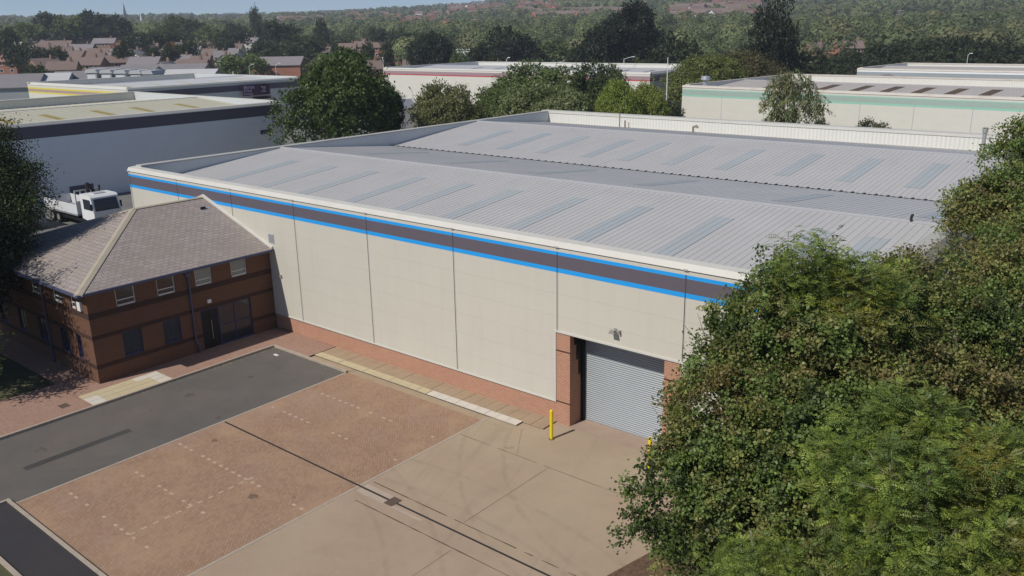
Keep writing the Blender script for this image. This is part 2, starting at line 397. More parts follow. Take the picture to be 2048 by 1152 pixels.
# ---------------------------------------------------------------- yard, paths, kerbs
def sheet(name, x0, x1, y0, y1, z, mat):
    m = MB(); nx = max(1, int(abs(x1 - x0) / 6)); ny = max(1, int(abs(y1 - y0) / 6))
    for i in range(nx):
        for j in range(ny):
            a, b = x0 + (x1 - x0) * i / nx, x0 + (x1 - x0) * (i + 1) / nx
            c, d = y0 + (y1 - y0) * j / ny, y0 + (y1 - y0) * (j + 1) / ny
            m.poly([(a, c, z), (b, c, z), (b, d, z), (a, d, z)])
    return structure(name, m, mat)
sheet('estate_road', -172, 60, -70, 215, -0.004, M['asphalt_estate'])
sheet('tarmac_lane', -14.15, -8.06, -60, -1.98, 0.004, M['asphalt'])
sheet('block_paving', -7.96, 1.22, -17.98, -1.9, 0.004, M['pavers'])
sheet('concrete_yard', 1.34, 14.5, -60, 0.06, 0.004, M['yard'])
sheet('concrete_yard', -7.96, 1.22, -1.9, -1.44, 0.006, M['path_tan'])
sheet('tree_bed', 14.5, 60, -60, 80, 0.006, M['soil'])
m = MB(); m.poly([(11.95, -60, .008), (14.6, -60, .008), (14.6, 1, .008), (13.2, -2.0, .008), (11.9, -7.9, .008)]); structure('tree_bed', m, M['soil'])
sheet('black_tarmac', -8.3, 1.2, -19.7, -18.12, 0.05, M['asphalt_black'])
sheet('verge', -8.3, 1.2, -40, -19.86, 0.05, M['grass'])
m = MB()
m.box(-8.42, 1.3, -18.12, -18.0, -0.01, 0.11); m.box(-8.42, -8.3, -40, -18.12, -0.01, 0.11); m.box(-8.3, 1.3, -19.86, -19.72, -.01, 0.12)
structure('kerb', m, M['kerb'])
m = MB(); m.box(-8.06, -7.96, -17.98, -1.98, -.01, 0.012); m.box(1.22, 1.34, -17.98, -1.44, -.01, 0.012); structure('edging', m, M['kerb'])
# raised path west of the lane and along the warehouse
sheet('footpath', -29.8, -14.27, -11.95, -0.0, 0.1, M['path_red'])
sheet('footpath', -18.4, -14.27, -60, -11.95, 0.1, M['path_red'])
sheet('verge', -45, -18.4, -60, -11.95, 0.08, M['grass'])
sheet('footpath', -14.27, -11.25, -1.86, 0.05, 0.1, M['path_red'])
m = MB(); m.box(-14.27, -14.15, -60, -1.98, -.01, .125); m.box(-14.27, -8.0, -1.98, -1.86, -.01, .115); structure('kerb', m, M['kerb'])
sheet('footpath', -11.25, -7.96, -1.86, -1.44, 0.02, M['path_tan'])
def slabs(name, x0, x1, y0, y1, z, n, mat, skip=None):
    m = MB(); d = (x1 - x0) / n
    for i in range(n):
        if skip and i in skip: continue
        m.box(x0 + i * d + .008, x0 + (i + 1) * d - .008, y0, y1, z - .04, z + 0.006 * ((i * 7) % 3 - 1) * .5)
    return structure(name, m, mat)
slabs('path_slabs', -11.25, 4.0, -0.96, 0.05, 0.075, 22, M['path_tan'])
slabs('yellow_slabs', -11.25, -2.75, -1.42, -0.97, 0.085, 13, M['slab_yellow'])
slabs('white_slabs', -2.72, 2.85, -1.42, -0.97, 0.085, 9, M['slab_white'])
for i, (a, b) in enumerate(((-12.0, -11.35), (-11.33, -10.68), (-10.66, -10.0), (-9.98, -9.33), (-9.31, -8.66), (-8.64, -8.0))):
    for j, (c, d) in enumerate(((-15.9, -15.37), (-15.35, -14.83), (-14.81, -14.29))):
        mm = MB(); mm.box(c, d, a, b, 0.08, 0.112)
        structure('path_slab', mm, M['slab_white'] if (i == 0 and j != 0) or (i == 5) or (i == 4 and j == 0) else M['slab_yellow'])
sheet('asphalt_repair', -10.76, -10.36, -16.6, -12.15, 0.008, M['asphalt_patch'])
m = MB(); m.box(-7.9, 14.4, -9.13, -9.05, -.05, 0.012); structure('drain_channel', m, M['gutter_dark'])
m = MB(); m.box(1.45, 2.95, -9.42, -9.16, 0, .010); m.box(1.45, 2.95, -9.02, -8.8, 0, .010); structure('drain_surround', m, M['yard_pale'])
m = MB(); m.box(3.3, 4.9, -9.40, -9.28, 0, .009); structure('drain_surround', m, M['yard_pale'])
m = MB(); m.box(2.95, 3.38, -9.36, -8.82, 0, .018); structure('drain_cover', m, M['iron'])
rng = random.Random(5)
def crack(m, x0, y0, x1, y1, wd, z=0.009):            # an uneven line of moss and dirt in a joint
    n = int(math.hypot(x1 - x0, y1 - y0) / 0.35); dx, dy = (x1 - x0) / n, (y1 - y0) / n
    L = math.hypot(dx, dy); nx, ny = -dy / L, dx / L; ws = [wd * (0.5 + rng.random() * 1.0) for _ in range(n + 1)]
    for i in range(n):
        if rng.random() < 0.06: continue
        a, b = ws[i], ws[i + 1]
        m.poly([(x0 + dx * i - nx * a, y0 + dy * i - ny * a, z), (x0 + dx * (i + 1) - nx * b, y0 + dy * (i + 1) - ny * b, z), (x0 + dx * (i + 1) + nx * b, y0 + dy * (i + 1) + ny * b, z), (x0 + dx * i + nx * a, y0 + dy * i + ny * a, z)])
m = MB(); crack(m, 1.5, -8.55, 14.4, -8.58, .02); crack(m, 1.6, -9.88, 14.4, -9.9, .02); structure('yard_joint', m, M['joint'])
m = MB(); crack(m, 6.2, -8.5, 6.2, -3.5, .013); crack(m, 1.4, -3.48, 14.4, -3.48, .018); crack(m, 9.9, -3.4, 9.9, -.9, .012); crack(m, 7.0, -10, 7.0, -30, .012); crack(m, 3.2, -1.46, 4.5, -3.4, .008)
structure('yard_joint', m, M['joint_faint'])
for yy, xa, xb in ((-16.3, -7.6, -1.2), (-13.9, -7.6, -1.6), (-11.5, -7.6, 0.8), (-6.8, -7.6, 1.0), (-4.4, -7.4, 0.6)):
    m = MB(); x = xa
    while x < xb:
        if rng.random() > 0.3: m.box(x, x + .19, yy - .06, yy + .05, 0, 0.0085)
        x += 0.44
    structure('bay_marking', m, M['marker'])
m = MB(); y = -16.3
while y < -11.4: m.box(-2.6, -2.5, y, y + .2, 0, .0087); y += .44
structure('bay_marking', m, M['marker'])
m = MB(); m.box(-15.62, -15.12, -13.1, -12.7, .1, .108); structure('manhole_cover', m, M['iron'])
sheet('door_threshold', 4.72, 9.28, -.05, 1.1, 0.012, plain('threshold_concrete', (0.4, 0.29, 0.22), .9, .2, 2, stain=(.28, .2, .15)))
def worn(name, col, amt):
    g = NG(name); p = g.pos(); t = g.n('BsdfTransparent'); mx = g.n('MixShader')
    g.l(g.math('MULTIPLY', g.ramp(g.noise(p, 1.7, 6, .75), .38, .68), amt), mx.inputs[0])
    g.l(t.outputs[0], mx.inputs[1]); g.l(g.b.outputs[0], mx.inputs[2]); g.l(mx.outputs[0], g.t.nodes['Material Output'].inputs['Surface'])
    return g.fin(col, .8)
M['tyre'] = worn('tyre_rubber_mark', (.09, .07, .06), .085); M['oil'] = worn('oil_spot', (.07, .06, .05), .4)
def arc_mark(cx, cy, r, a0, a1, wd, z):
    m = MB(); n = 26
    for i in range(n):
        t0, t1 = R(a0 + (a1 - a0) * i / n), R(a0 + (a1 - a0) * (i + 1) / n)
        m.poly([(cx + q * math.cos(t), cy + q * math.sin(t), z) for q, t in ((r, t0), (r + wd, t0), (r + wd, t1), (r, t1))])
    structure('tyre_mark', m, M['tyre'])
for cx, cy, r_, a0, a1 in ((-4, -24, 15.5, 30, 88), (-4, -24, 17.3, 32, 86), (14, 4, 12.5, 190, 262), (14, 4, 14.3, 192, 260), (5, -30, 22, 66, 104), (5, -30, 23.8, 66, 103), (-16, -9, 9.5, -50, 40)):
    arc_mark(cx, cy, r_, a0, a1, .2, .0145)
for k in range(14):
    x, y, q = rng.uniform(-13, 12), rng.uniform(-16, -2.3), rng.uniform(.08, .3); m = MB()
    m.poly([(x + q * (1 + .3 * math.sin(3 * t)) * math.cos(t), y + q * math.sin(t) * .8, .0155) for t in [i * .4488 for i in range(14)]]); structure('oil_spot', m, M['oil'])
# crumbs of dry leaf litter blown against the kerbs
m = MB()
for _ in range(260):
    k = rng.random()
    if k < .4: x, y, z = rng.uniform(-14.1, -13.9), rng.uniform(-11, -2), .008
    elif k < .6: x, y, z = rng.uniform(-14, -8), rng.uniform(-2.25, -2.0), .008
    elif k < .75: x, y, z = rng.gauss(2.2, .5), rng.gauss(-1.9, .12), .01
    else: x, y, z = rng.uniform(-13, 11), rng.uniform(-15, -2), .012
    s = rng.uniform(.012, .04); a = rng.random() * 3
    m.poly([(x + s * math.cos(a + q), y + s * .7 * math.sin(a + q), z + rng.random() * .01) for q in (0, 1.6, 3.1, 4.7)])
structure('leaf_crumbs', m, plain('dry_leaf', (0.42, 0.34, 0.17), .9, .4, 9), 'stuff')
m = MB(); m.box(-13.2, -12.85, -2.72, -2.58, .005, .03)
tag(m.build('litter', M['white']), 'white scrap of litter lying on the tarmac lane near its inner corner', 'litter')

# ---------------------------------------------------------------- industrial sheds
def sheet_profile(mb, x0, x1, ya, za, yb, zb, pitch, lift=0.0, rib=0.022, phase=0.0):
    # ribs run from (ya,za) to (yb,zb); repeated along x
    n = max(1, int(round((x1 - x0) / pitch))); xs = []
    for i in range(n):
        b = x0 + i * pitch
        xs += [(b, 0), (b + pitch - .075, 0), (b + pitch - .055, rib), (b + pitch - .02, rib)]
    xs.append((x0 + n * pitch, 0))
    vs = [(x, ya, za + h + lift) for x, h in xs] + [(x, yb, zb + h + lift) for x, h in xs]; k = len(xs)
    fl = ya > yb
    mb.add(vs, [((i, k + i, k + i + 1, i + 1) if fl else (i, i + 1, k + i + 1, k + i)) for i in range(k - 1)])
def shed_roof(p, L, W, inset, z0, zr, pitch, mats, sky, skyw=1, back=.9, nr=2, skyz=(.22, .78)):
    x0, x1 = inset, L - inset
    ya, yb = 0.5, W - back; seg = (yb - ya) / (2 * nr)
    for k in range(nr):
        a = ya + 2 * k * seg; mid = a + seg; b = mid + seg
        for s_, (q0, h0, q1, h1) in enumerate(((a, z0, mid, zr), (mid, zr, b, z0))):
            m = MB(); sheet_profile(m, x0, x1, q0, h0, q1, h1, pitch); m.build('roof', mats['roof'], p)
            for sx in sky.get((k, s_), ()):
                m = MB(); f0, f1 = skyz
                sx = x0 + round((sx - x0) / pitch) * pitch
                sheet_profile(m, sx, sx + skyw * pitch, q0 + (q1 - q0) * f0, h0 + (h1 - h0) * f0, q0 + (q1 - q0) * f1, h0 + (h1 - h0) * f1, pitch, lift=.012)
                m.build('skylight', mats['sky'], p)
        m = MB(); m.extrude([(x0, mid - .24, zr + .025), (x0, mid, zr + .085), (x0, mid + .24, zr + .025), (x0, mid + .22, zr - .03), (x0, mid - .22, zr - .03)], (x1 - x0, 0, 0)); m.build('ridge_cap', mats['ridge'], p)
        if k < nr - 1:
            m = MB(); m.box(x0, x1, b - .13, b + .13, z0 - .03, z0 + .018)
            xx = x0 + .1
            while xx < x1 - .3: m.box(xx, xx + .12, b - .17, b + .1, z0 + .018, z0 + .075); xx += pitch * 2
            m.build('valley_gutter', mats['gutter'], p)
def shed_shell(p, L, W, H, zc, mats, stripes, front=True, inset=.9, z0=7.25, plinth=None, eave=.5, ends=None):
    # walls butt end to end; local x along the front, y to the back
    m = MB()
    if front: m.box(0, L, 0, .15, 0, H)
    m.box(0, .15, .15, W - .15, 0, H); m.box(L - .15, L, .15, W - .15, 0, H); m.box(0, L, W - .15, W, 0, H)
    m.build('wall', mats['wall'], p)
    for nm, za, zb, mt in stripes:
        if front:
            m = MB(); m.box(-.004, L + .004, -.004, .02, za, zb); m.build(nm, mt, p)
        for xa, xb in ((-.004, .02), (L - .02, L + .004)):
            m = MB(); m.box(xa, xb, .021, W, za, zb); m.build(nm, mats.get('end_' + nm, mt), p)
    # cappings: front eave, both gables, back
    m = MB(); m.extrude([(-.06, -.06, H - .03), (-.06, .10, zc - .05), (-.06, eave, zc), (-.06, eave, z0), (-.06, .2, z0), (-.06, .2, H - .03)], (L + .12, 0, 0)); m.build('eave_capping', mats['cap'], p)
    for s_ in (0, 1):
        pr = [(-.06, eave + .003, H - .06), (.22, eave + .003, zc + .1), (inset, eave + .003, zc + .1), (inset, eave + .003, zc - .0), (.3, eave + .003, H - .06)]
        if s_: pr = [(L - a, b, c) for a, b, c in pr][::-1]
        m = MB(); m.extrude(pr, (0, W - eave - .6, 0)); m.build('gable_capping', mats['gcap'], p)
        xi = inset - .12 if s_ == 0 else L - inset + .0
        m = MB(); m.box(xi, xi + .12, eave + .01, W - .91, z0 - .3, zc - .003); m.build('gable_lining', mats['inner'], p)
    m = MB(); m.box(inset, L - inset, W - .9, W - .2, z0 - .3, zc - .1); m.build('back_lining', mats['back'], p)
    m = MB(); m.box(-.06, L + .06, W - .96, W + .05, zc - .097, zc + .13); m.build('back_capping', mats['cap'], p)

# the large warehouse
XL, XR = -32.1, 16.95; LW = XR - XL
wh = thing('warehouse', 'large beige clad warehouse with blue edged charcoal band and ribbed grey double pitched roof', 'warehouse', (XL, 0, 0))
o3 = (XL, 0, 0)
mats = dict(wall=M['beige'], cap=M['pale_flash'], gcap=M['gable_flash'], inner=M['inner'], back=M['ribbed_white'], roof=M['roof'], sky=M['skylight'], ridge=M['ridge'], gutter=M['gutter_dark'])
shed_shell(wh, LW, 47.0, 8.08, 8.32, mats, [('blue_stripe', 7.70, 7.85, M['blue']), ('charcoal_band', 7.14, 7.70, M['charcoal']), ('blue_stripe', 6.95, 7.14, M['blue'])], front=False)
f_sky = [x - XL for x in (13.7, 11.25, 6.6, 2.2, -1.6, -6.0, -9.6, -13.8, -18.0, -22.2, -26.4)]
b_sky = [x - XL for x in (13.75, 10.8, 6.7, 2.7, -1.7, -5.9, -9.5, -12.8, -17.0, -21.2, -25.4)]
shed_roof(wh, LW, 47.0, .9, 7.22, 8.33, .335, mats, {(0, 0): f_sky, (1, 0): b_sky, (0, 1): [x + .6 for x in b_sky[::2]]}, skyw=3, skyz=(.2, .76))
# front wall with the door opening
m = MB(o3)
m.box(XL, 4.0, 0, .14, 1.07, 6.95); m.box(4.0, 10.05, 0, .14, 4.32, 6.95); m.box(10.05, XR, 0, .14, 1.07, 6.95); m.box(XL, XR, 0.0, .14, 6.95, 8.08)
m.build('front_cladding', M['beige'], wh)
for nm, za, zb, mt in (('blue_stripe', 7.70, 7.85, M['blue']), ('charcoal_band', 7.14, 7.70, M['charcoal']), ('blue_stripe', 6.95, 7.14, M['blue'])):
    m = MB(o3); m.box(XL - .004, XR + .004, -.005, -.0005, za, zb); m.build(nm, mt, wh)
for k in range(-2, 7):
    xx = -19.95 + 6.0 * k
    if xx < XL or xx > XR: continue
    zb = 1.07 if not (4.0 < xx < 10.2) else 4.32
    if abs(xx - 10.05) < .1: xx = 10.06; zb = 1.07
    m = MB(o3); m.box(xx - .022, xx + .022, -.012, -.006, zb, 7.855); m.build('panel_joint', plain('dark_joint', (.07, .065, .07), .7) if k == -2 else bpy.data.materials['dark_joint'], wh)  # dark strip drawn along each panel seam
    m = MB(o3); m.box(xx + .022, xx + .05, -.012, -.0008, zb, 6.945); m.build('panel_joint', M['pale_flash'], wh)
    m = MB(o3); m.box(xx - .09, xx + .09, -.075, -.061, 8.03, 8.09); m.build('eave_bracket', M['gable_flash'], wh)
m = MB(o3); m.box(XL, 4.0, -.03, .0, 1.0, 1.075); m.box(10.05, XR, -.03, 0, 1.0, 1.075); m.box(3.92, 10.13, -.05, -.001, 4.28, 4.36); m.box(3.93, 3.99, -.03, -.001, 1.075, 4.28); m.box(10.06, 10.12, -.03, -.001, 1.075, 4.28); m.build('drip_flashing', M['pale_flash'], wh)
m = MB(o3); m.box(XL + .05, 4.0, .05, .14, 0, 1.07); m.box(10.05, XR, .05, .14, 0, 1.07); m.build('brick_plinth', M['brick_orange'], wh)
for xa, xb in ((4.0, 4.72), (9.28, 10.05)):
    m = MB(o3); m.box(xa, xb, .01, 1.05, 0, 4.28); pr = m.build('brick_pier', M['brick_orange'], wh)
    for zz in (1.03, 3.42):
        m = MB(o3); m.box(xa - .004, xb + .012, -.002, .012, zz, zz + .05); m.build('string_course', M['brick_dark'], pr)
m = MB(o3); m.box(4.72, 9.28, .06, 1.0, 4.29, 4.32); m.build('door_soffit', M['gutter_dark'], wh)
# roller shutter: curved slats
m = MB(o3); ns = 44; sh = 4.28 / ns; vs = []
prof = [(0, 0), (.25, .016), (.5, .022), (.75, .016), (.95, 0)]
rows = [(1.0 - d, (i + t) * sh + .02) for i in range(ns) for t, d in prof]
for y, z in rows: vs += [(4.74, y, z), (9.26, y, z)]
m.add(vs, [(2 * i, 2 * i + 1, 2 * i + 3, 2 * i + 2) for i in range(len(rows) - 1)])
rd = m.build('roller_shutter', M['shutter'], wh)
for xa, xb in ((4.721, 4.86), (9.14, 9.279)):
    m = MB(o3); m.box(xa, xb, .84, .96, 0.01, 4.28); m.build('guide_rail', M['black'], rd)
m = MB(o3); m.box(4.86, 9.14, .955, .985, .012, .1); m.build('bottom_bar', M['galv'], rd)
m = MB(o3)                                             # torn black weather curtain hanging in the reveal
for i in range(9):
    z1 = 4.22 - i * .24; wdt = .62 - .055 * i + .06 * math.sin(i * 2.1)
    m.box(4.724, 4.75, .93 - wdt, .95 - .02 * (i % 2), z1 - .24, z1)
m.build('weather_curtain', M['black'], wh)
m = MB(o3); m.box(6.86, 7.14, -.34, -.12, 4.93, 4.97); m.box(6.9, 7.1, -.30, -.14, 4.97, 5.06); m.tube((7.0, -.14, 4.98), (7.0, 0, 4.98), .03); m.box(6.93, 7.07, -.025, 0, 4.88, 5.08); m.box(7.18, 7.26, -.16, -.02, 4.93, 5.05)
m.build('floodlight', M['galv'], wh)
m = MB(o3); m.box(-16.53, -16.02, -.03, 0, 5.29, 5.83); lv = m.build('louvre', M['grey_clad'], wh)
m = MB(o3)
for k in range(3): m.box(-16.49 + .155 * k, -16.37 + .155 * k, -.036, -.0305, 5.33, 5.79)
m.build('slat', M['far_grey'], lv)
m = MB(o3); m.box(-15.72, -15.6, -.1, 0, 3.35, 3.5); m.build('junction_box', M['galv'], wh)
# flues and vents on the back slope
def pipe(x, y, h, r, bend=False, mat=None):
    m = MB(o3); m.tube((x, y, 7.3), (x, y, 7.3 + h), r, n=10)
    if bend: m.tube((x, y, 7.3 + h - r), (x + .35, y, 7.3 + h + .05), r, n=10); m.tube((x + .3, y, 7.3 + h + .06), (x + .48, y, 7.3 + h - .12), r * 1.1, n=10)
    m.tube((x, y, 7.3), (x, y, 7.42), r * 1.9, r * 1.3, n=10)
    return m.build('flue', mat or M['pipe_rust'], wh)
pipe(-21.3, 44.6, 1.45, .06); pipe(-20.8, 44.8, .75, .08); pipe(-20.3, 44.7, .6, .045); pipe(-13.2, 44.5, .65, .1, True)
fl = pipe(11.0, 44.6, 1.55, .14, False, M['galv'])
m = MB(o3); m.tube((11.0, 44.6, 8.8), (11.0, 44.6, 9.12), .2, n=12); m.tube((11.0, 44.6, 9.12), (11.0, 44.6, 9.16), .23, n=12); m.build('cowl', M['galv'], fl)
m = MB(o3); m.box(11.55, 11.95, 44.5, 44.9, 7.3, 7.7); m.tube((11.75, 44.5, 7.7), (11.75, 44.9, 7.7), .2, n=14); m.build('vent_hood', M['galv'], wh)
m = MB(o3); m.tube((14.75, 11.75, 8.4), (14.75, 11.75, 8.62), .06, n=8); m.sphere((14.78, 11.75, 8.66), .07); m.build('vent_pipe', M['gutter_dark'], wh)

def add_shed(name, label, loc, ang, L, W, zc, sp, sky, stripes, roofm='roof_cream', skym='sky_olive', wall='white_clad', cap='pale_flash', inner='inner', back='ribbed_white', pitch=1.0, skyw=1, z0=None, nr=2, skyz=(.2, .8), gcap=None, ends=None):
    p = thing(name, label, 'warehouse', loc, ang, 'neighbouring industrial sheds')
    mt = dict(wall=M[wall], cap=M[cap], gcap=M[gcap or cap], inner=M[inner], back=M[back], roof=M[roofm], sky=M[skym], ridge=M['ridge'], gutter=M['gutter_dark'])
    if ends: mt.update(ends)
    z0 = zc - 1.1 if z0 is None else z0
    shed_shell(p, L, W, zc - .3, zc, mt, stripes, z0=z0)
    shed_roof(p, L, W, .9, z0, zc - .08, pitch, mt, sky, skyw=skyw, nr=nr, skyz=skyz)
    return p
C_ = M['charcoal']
pB = add_shed('warehouse', 'pale grey warehouse with one charcoal band and mossy rooflights behind the parked truck', (-69.4, -12, 0), R(90), 51.5, 37, 8.5, None,
    {(0, 0): [16, 21.5, 27, 32.5, 38, 43.5]}, [('charcoal_band', 6.85, 8.1, C_)], nr=1, skyz=(.35, .72))
m = MB(); m.box(23.6, 26.2, -.02, .03, 0, 1.5); m.build('doorway', M['charcoal'], pB)
m = MB(); m.box(48, 49.8, -.06, -.0005, 4.6, 5.1); m.build('sign', M['navy'], pB)
m = MB(); m.box(48.2, 48.5, -.35, -.0005, 6.0, 6.2); m.build('floodlight', M['white'], pB)
pC = add_shed('warehouse', 'grey warehouse with yellow edged pink band on its gable and plum coloured shop sign', (-120.4, 45.2, 0), R(91.5), 37, 38, 8.4, None,
    {(0, 0): [6, 12, 18, 24, 30]}, [('yellow_stripe', 7.3, 7.6, C_), ('pink_band', 6.8, 7.3, C_), ('yellow_stripe', 6.5, 6.8, C_)], roofm='roof_pale', skym='roof_cream', wall='cream_clad', nr=1,
    ends=dict(end_yellow_stripe=M['stripe_yellow'], end_pink_band=M['stripe_pink']))
# shop sign on the shaded wall: letters are real text meshes
def text_mesh(body, size, loc, rot, mat, parent, name='lettering'):
    cu = bpy.data.curves.new(name, 'FONT'); cu.body = body; cu.size = size; cu.extrude = .01; cu.resolution_u = 2; cu.offset = size * .018
    t = bpy.data.objects.new('tmp', cu); COL.objects.link(t)
    dg = bpy.context.evaluated_depsgraph_get(); me = bpy.data.meshes.new_from_object(t.evaluated_get(dg))
    bpy.data.objects.remove(t); me.materials.clear(); me.materials.append(mat)
    o = bpy.data.objects.new(name, me); COL.objects.link(o); o.parent = parent; o.location = loc; o.rotation_euler = rot
    return o
sg = thing('shop_sign', 'plum shop sign with pale lettering and black disc on a shaded grey wall', 'sign', (-120.3, 67.5, 0), R(91.5))
m = MB(); m.box(0, 6.2, -.1, -.03, 5.55, 7.5); m.build('board', M['sign_purple'], sg)
for tx, sz, zz in (('Martyn', .85, 6.85), ('Price', .85, 6.22), ('flooring', .62, 5.72)): text_mesh(tx, sz, (.22, -.115, zz), (R(90), 0, 0), M['sign_text'], sg)
m = MB(); m.extrude([(4.75 + 1.02 * math.cos(t * math.pi / 12), -.1, 6.62 + 1.02 * math.sin(t * math.pi / 12)) for t in range(24)], (0, -.06, 0)); dk = m.build('disc', M['sign_black'], sg)
for tx, sz, zz, xx in (('Rugs', .6, 6.85, 4.1), ('and', .42, 6.5, 4.4), ('vinyls', .55, 6.05, 4.05)): text_mesh(tx, sz, (xx, -.175, zz), (R(90), 0, 0), M['sign_text'], sg)
m = MB(); m.box(2.2, 6.3, -.1, -.03, 4.75, 5.3); m.build('lower_board', M['sign_black'], sg)
pD = add_shed('warehouse', 'long white warehouse with red lined mauve band beyond the row of bushes', (-138.8, 120.3, 0), R(0.8), 75.6, 36, 8.4, None,
    {(0, 0): [20, 27, 34, 41, 48, 55, 62, 68]}, [('mauve_band', 6.95, 7.65, M['stripe_mauve']), ('red_stripe', 6.7, 6.95, M['stripe_red'])], roofm='roof_pale', skym='roof_asbestos', wall='cream_clad', nr=1, skyw=1, ends=dict(end_red_stripe=C_))
m = MB(); m.box(15.5, 19.5, -.03, .03, 0, 4.4); m.build('loading_door', M['black'], pD)
m = MB(); m.box(15.1, 15.5, -.5, -.001, 0, 4.8); m.box(15.1, 20, -.6, -.001, 4.4, 4.8); m.build('canopy', M['grey_clad'], pD)
pE = add_shed('warehouse', 'cream warehouse with green lined sage band and rust stained roof with brown rooflights', (-39.3, 90.4, 0), R(-4.6), 82, 34, 8.4, None,
    {(0, 0): [8.5 + 4.35 * k for k in range(16)]}, [('green_stripe', 7.68, 7.8, M['stripe_green']), ('sage_band', 7.0, 7.68, M['band_sage']), ('green_stripe', 6.75, 7.0, M['stripe_green'])], roofm='roof_rusty', skym='sky_brown', wall='cream_clad', cap='rust_flash', nr=1, pitch=.7, skyw=2, skyz=(.1, .86))
for k in range(1, 12):
    m = MB(); m.box(6.8 * k, 6.8 * k + .07, -.012, -.0055, 0, 7.8); m.build('panel_joint', M['grey_clad'], pE)
m = MB(); m.tube((2.6, 2.2, 8.0), (2.6, 2.2, 8.9), .42, n=14); m.tube((2.6, 2.2, 8.9), (2.6, 2.2, 9.15), .42, .72, n=14); m.tube((2.6, 2.2, 9.15), (2.6, 2.2, 9.65), .72, .62, n=14)
m.build('roof_vent', plain('bright_steel', (.55, .57, .6), .35, .05, 2, metal=.5), pE)
pF = add_shed('warehouse', 'pale warehouse with blue grey band farthest off at the foot of the dark hedge', (-33.4, 151.3, 0), R(-4.6), 62, 25, 8.4, None, {}, [('grey_band', 6.6, 7.7, M['band_grey'])], roofm='roof_rusty', wall='white_clad', cap='rust_flash', nr=1)
m = MB(); m.box(33.5, 44, 16, 24, 8.1, 8.9); m.build('roof_plant', M['roof_asbestos'], pF)
p_ = at(1776, 148, 165); r_ = thing('kiosk_roof', 'small dark gabled roof poking up between the cream and the pale warehouse', 'roof', (p_[0], p_[1], 0), R(-5))
m = MB(); m.box(-2.8, 2.8, -2, 2, 0, p_[2] - 1.6); m.build('wall', M['grey_clad'], r_); m = MB(); m.extrude([(-4.2, -3, p_[2] - 1.6), (4.2, -3, p_[2] - 1.6), (0, -3, p_[2])], (0, 6, 0)); m.build('roof', M['rf_grey'], r_)

# ---------------------------------------------------------------- brick office
X0, X1, Y0, Y1 = -29.3, -16.6, -10.6, 0.0
of = thing('brick_office', 'two storey brick office with hipped slate roof built onto the warehouse front', 'office', (X1, Y0, 0))
oo = (X1, Y0, 0)
SILL, HEAD = 3.78, 4.85
up = [(-9.15, -8.15), (-6.97, -5.97), (-4.8, -3.8), (-2.6, -1.6)]
gr = [(-9.12, -8.1), (-6.95, -5.95)]
ent = (-4.76, -1.58)
# wall facing the yard: strips of brick round the openings
def wall_x(m, x0, x1, ya, yb, za, zb): m.box(x0, x1, ya, yb, za, zb)
m = MB(oo)
def strips(m, segs, za, zb, rev=.14):
    ys = Y0
    for a, b in segs:
        m.box(X1 - rev, X1, ys, a, za, zb); ys = b
    m.box(X1 - rev, X1, ys, Y1 - .02, za, zb)
strips(m, [ent], 0, 1.09); strips(m, gr + [ent], 1.09, 2.38); strips(m, [], 2.38, SILL); strips(m, up, SILL, HEAD); strips(m, [], HEAD, 4.97)
# wall facing south
us = [(-28.2, -27.2), (-25.6, -24.6), (-23.0, -22.0), (-20.4, -19.4), (-18.4, -17.9)]
def strips_s(m, segs, za, zb, rev=.14):
    xs = X0
    for a, b in segs: m.box(xs, a, Y0, Y0 + rev, za, zb); xs = b
    m.box(xs, X1 - .14, Y0, Y0 + rev, za, zb)
strips_s(m, [], 0, 1.09); strips_s(m, us, 1.09, 2.38); strips_s(m, [], 2.38, SILL); strips_s(m, us, SILL, HEAD); strips_s(m, [], HEAD, 4.97)
m.box(X0, X0 + .14, Y0 + .14, -.02, 0, 4.97)
m.build('wall', M['brick_office'], of)
m = MB(oo); m.box(X0 + .2, X1 - .35, Y0 + .35, -.05, 0.02, 4.9); m.build('interior', M['gutter_dark'], of)
def cut(segs, lo, hi):
    out = []; s_ = lo
    for a, b in segs: out.append((s_, a)); s_ = b
    out.append((s_, hi)); return out
for za, zb, segs, ss in ((3.46, 3.76, [], []), (2.385, 2.6, [], []), (.86, 1.085, [ent], [])):
    for a, b in cut(segs, Y0 - .004, Y1 - .02): m = MB(oo); m.box(X1 - .01, X1 + .006, a, b, za, zb); m.build('brick_band', M['brick_dark'], of)
    for a, b in cut(ss, X0, X1 - .012): m = MB(oo); m.box(a, b, Y0 - .006, Y0 + .01, za, zb); m.build('brick_band', M['brick_dark'], of)
def window(axis, a, b, za, zb, frame, pane, mull=None, transom=None):
    m = MB(oo); t = .055
    def bx(mm, u0, u1, z0, z1, d0, d1):
        if axis == 'x': mm.box(X1 - d1, X1 - d0, u0, u1, z0, z1)
        else: mm.box(u0, u1, Y0 + d0, Y0 + d1, z0, z1)
    bx(m, a, a + t, za, zb, .06, .12); bx(m, b - t, b, za, zb, .06, .12); bx(m, a + t, b - t, zb - t, zb, .06, .12); bx(m, a + t, b - t, za, za + t * 1.6, .03, .12)
    if transom: bx(m, a + t, b - t, transom - .02, transom + .03, .065, .115)
    for q in (mull or []): bx(m, q - .025, q + .025, za + t * 1.6, zb - t, .066, .116)
    f = m.build('window', frame, of)
    m = MB(oo); bx(m, a + t * .9, b - t * .9, za + t, zb - t * .9, .085, .10); m.build('pane', pane, f)
for i, (a, b) in enumerate(up): window('x', a, b, SILL, HEAD, M['white_frame'], M['pale_pane'] if i > 1 else M['glass'], transom=4.08)
for a, b in gr: window('x', a, b, 1.09, 2.38, M['navy'], M['glass'], mull=[(a + b) / 2])
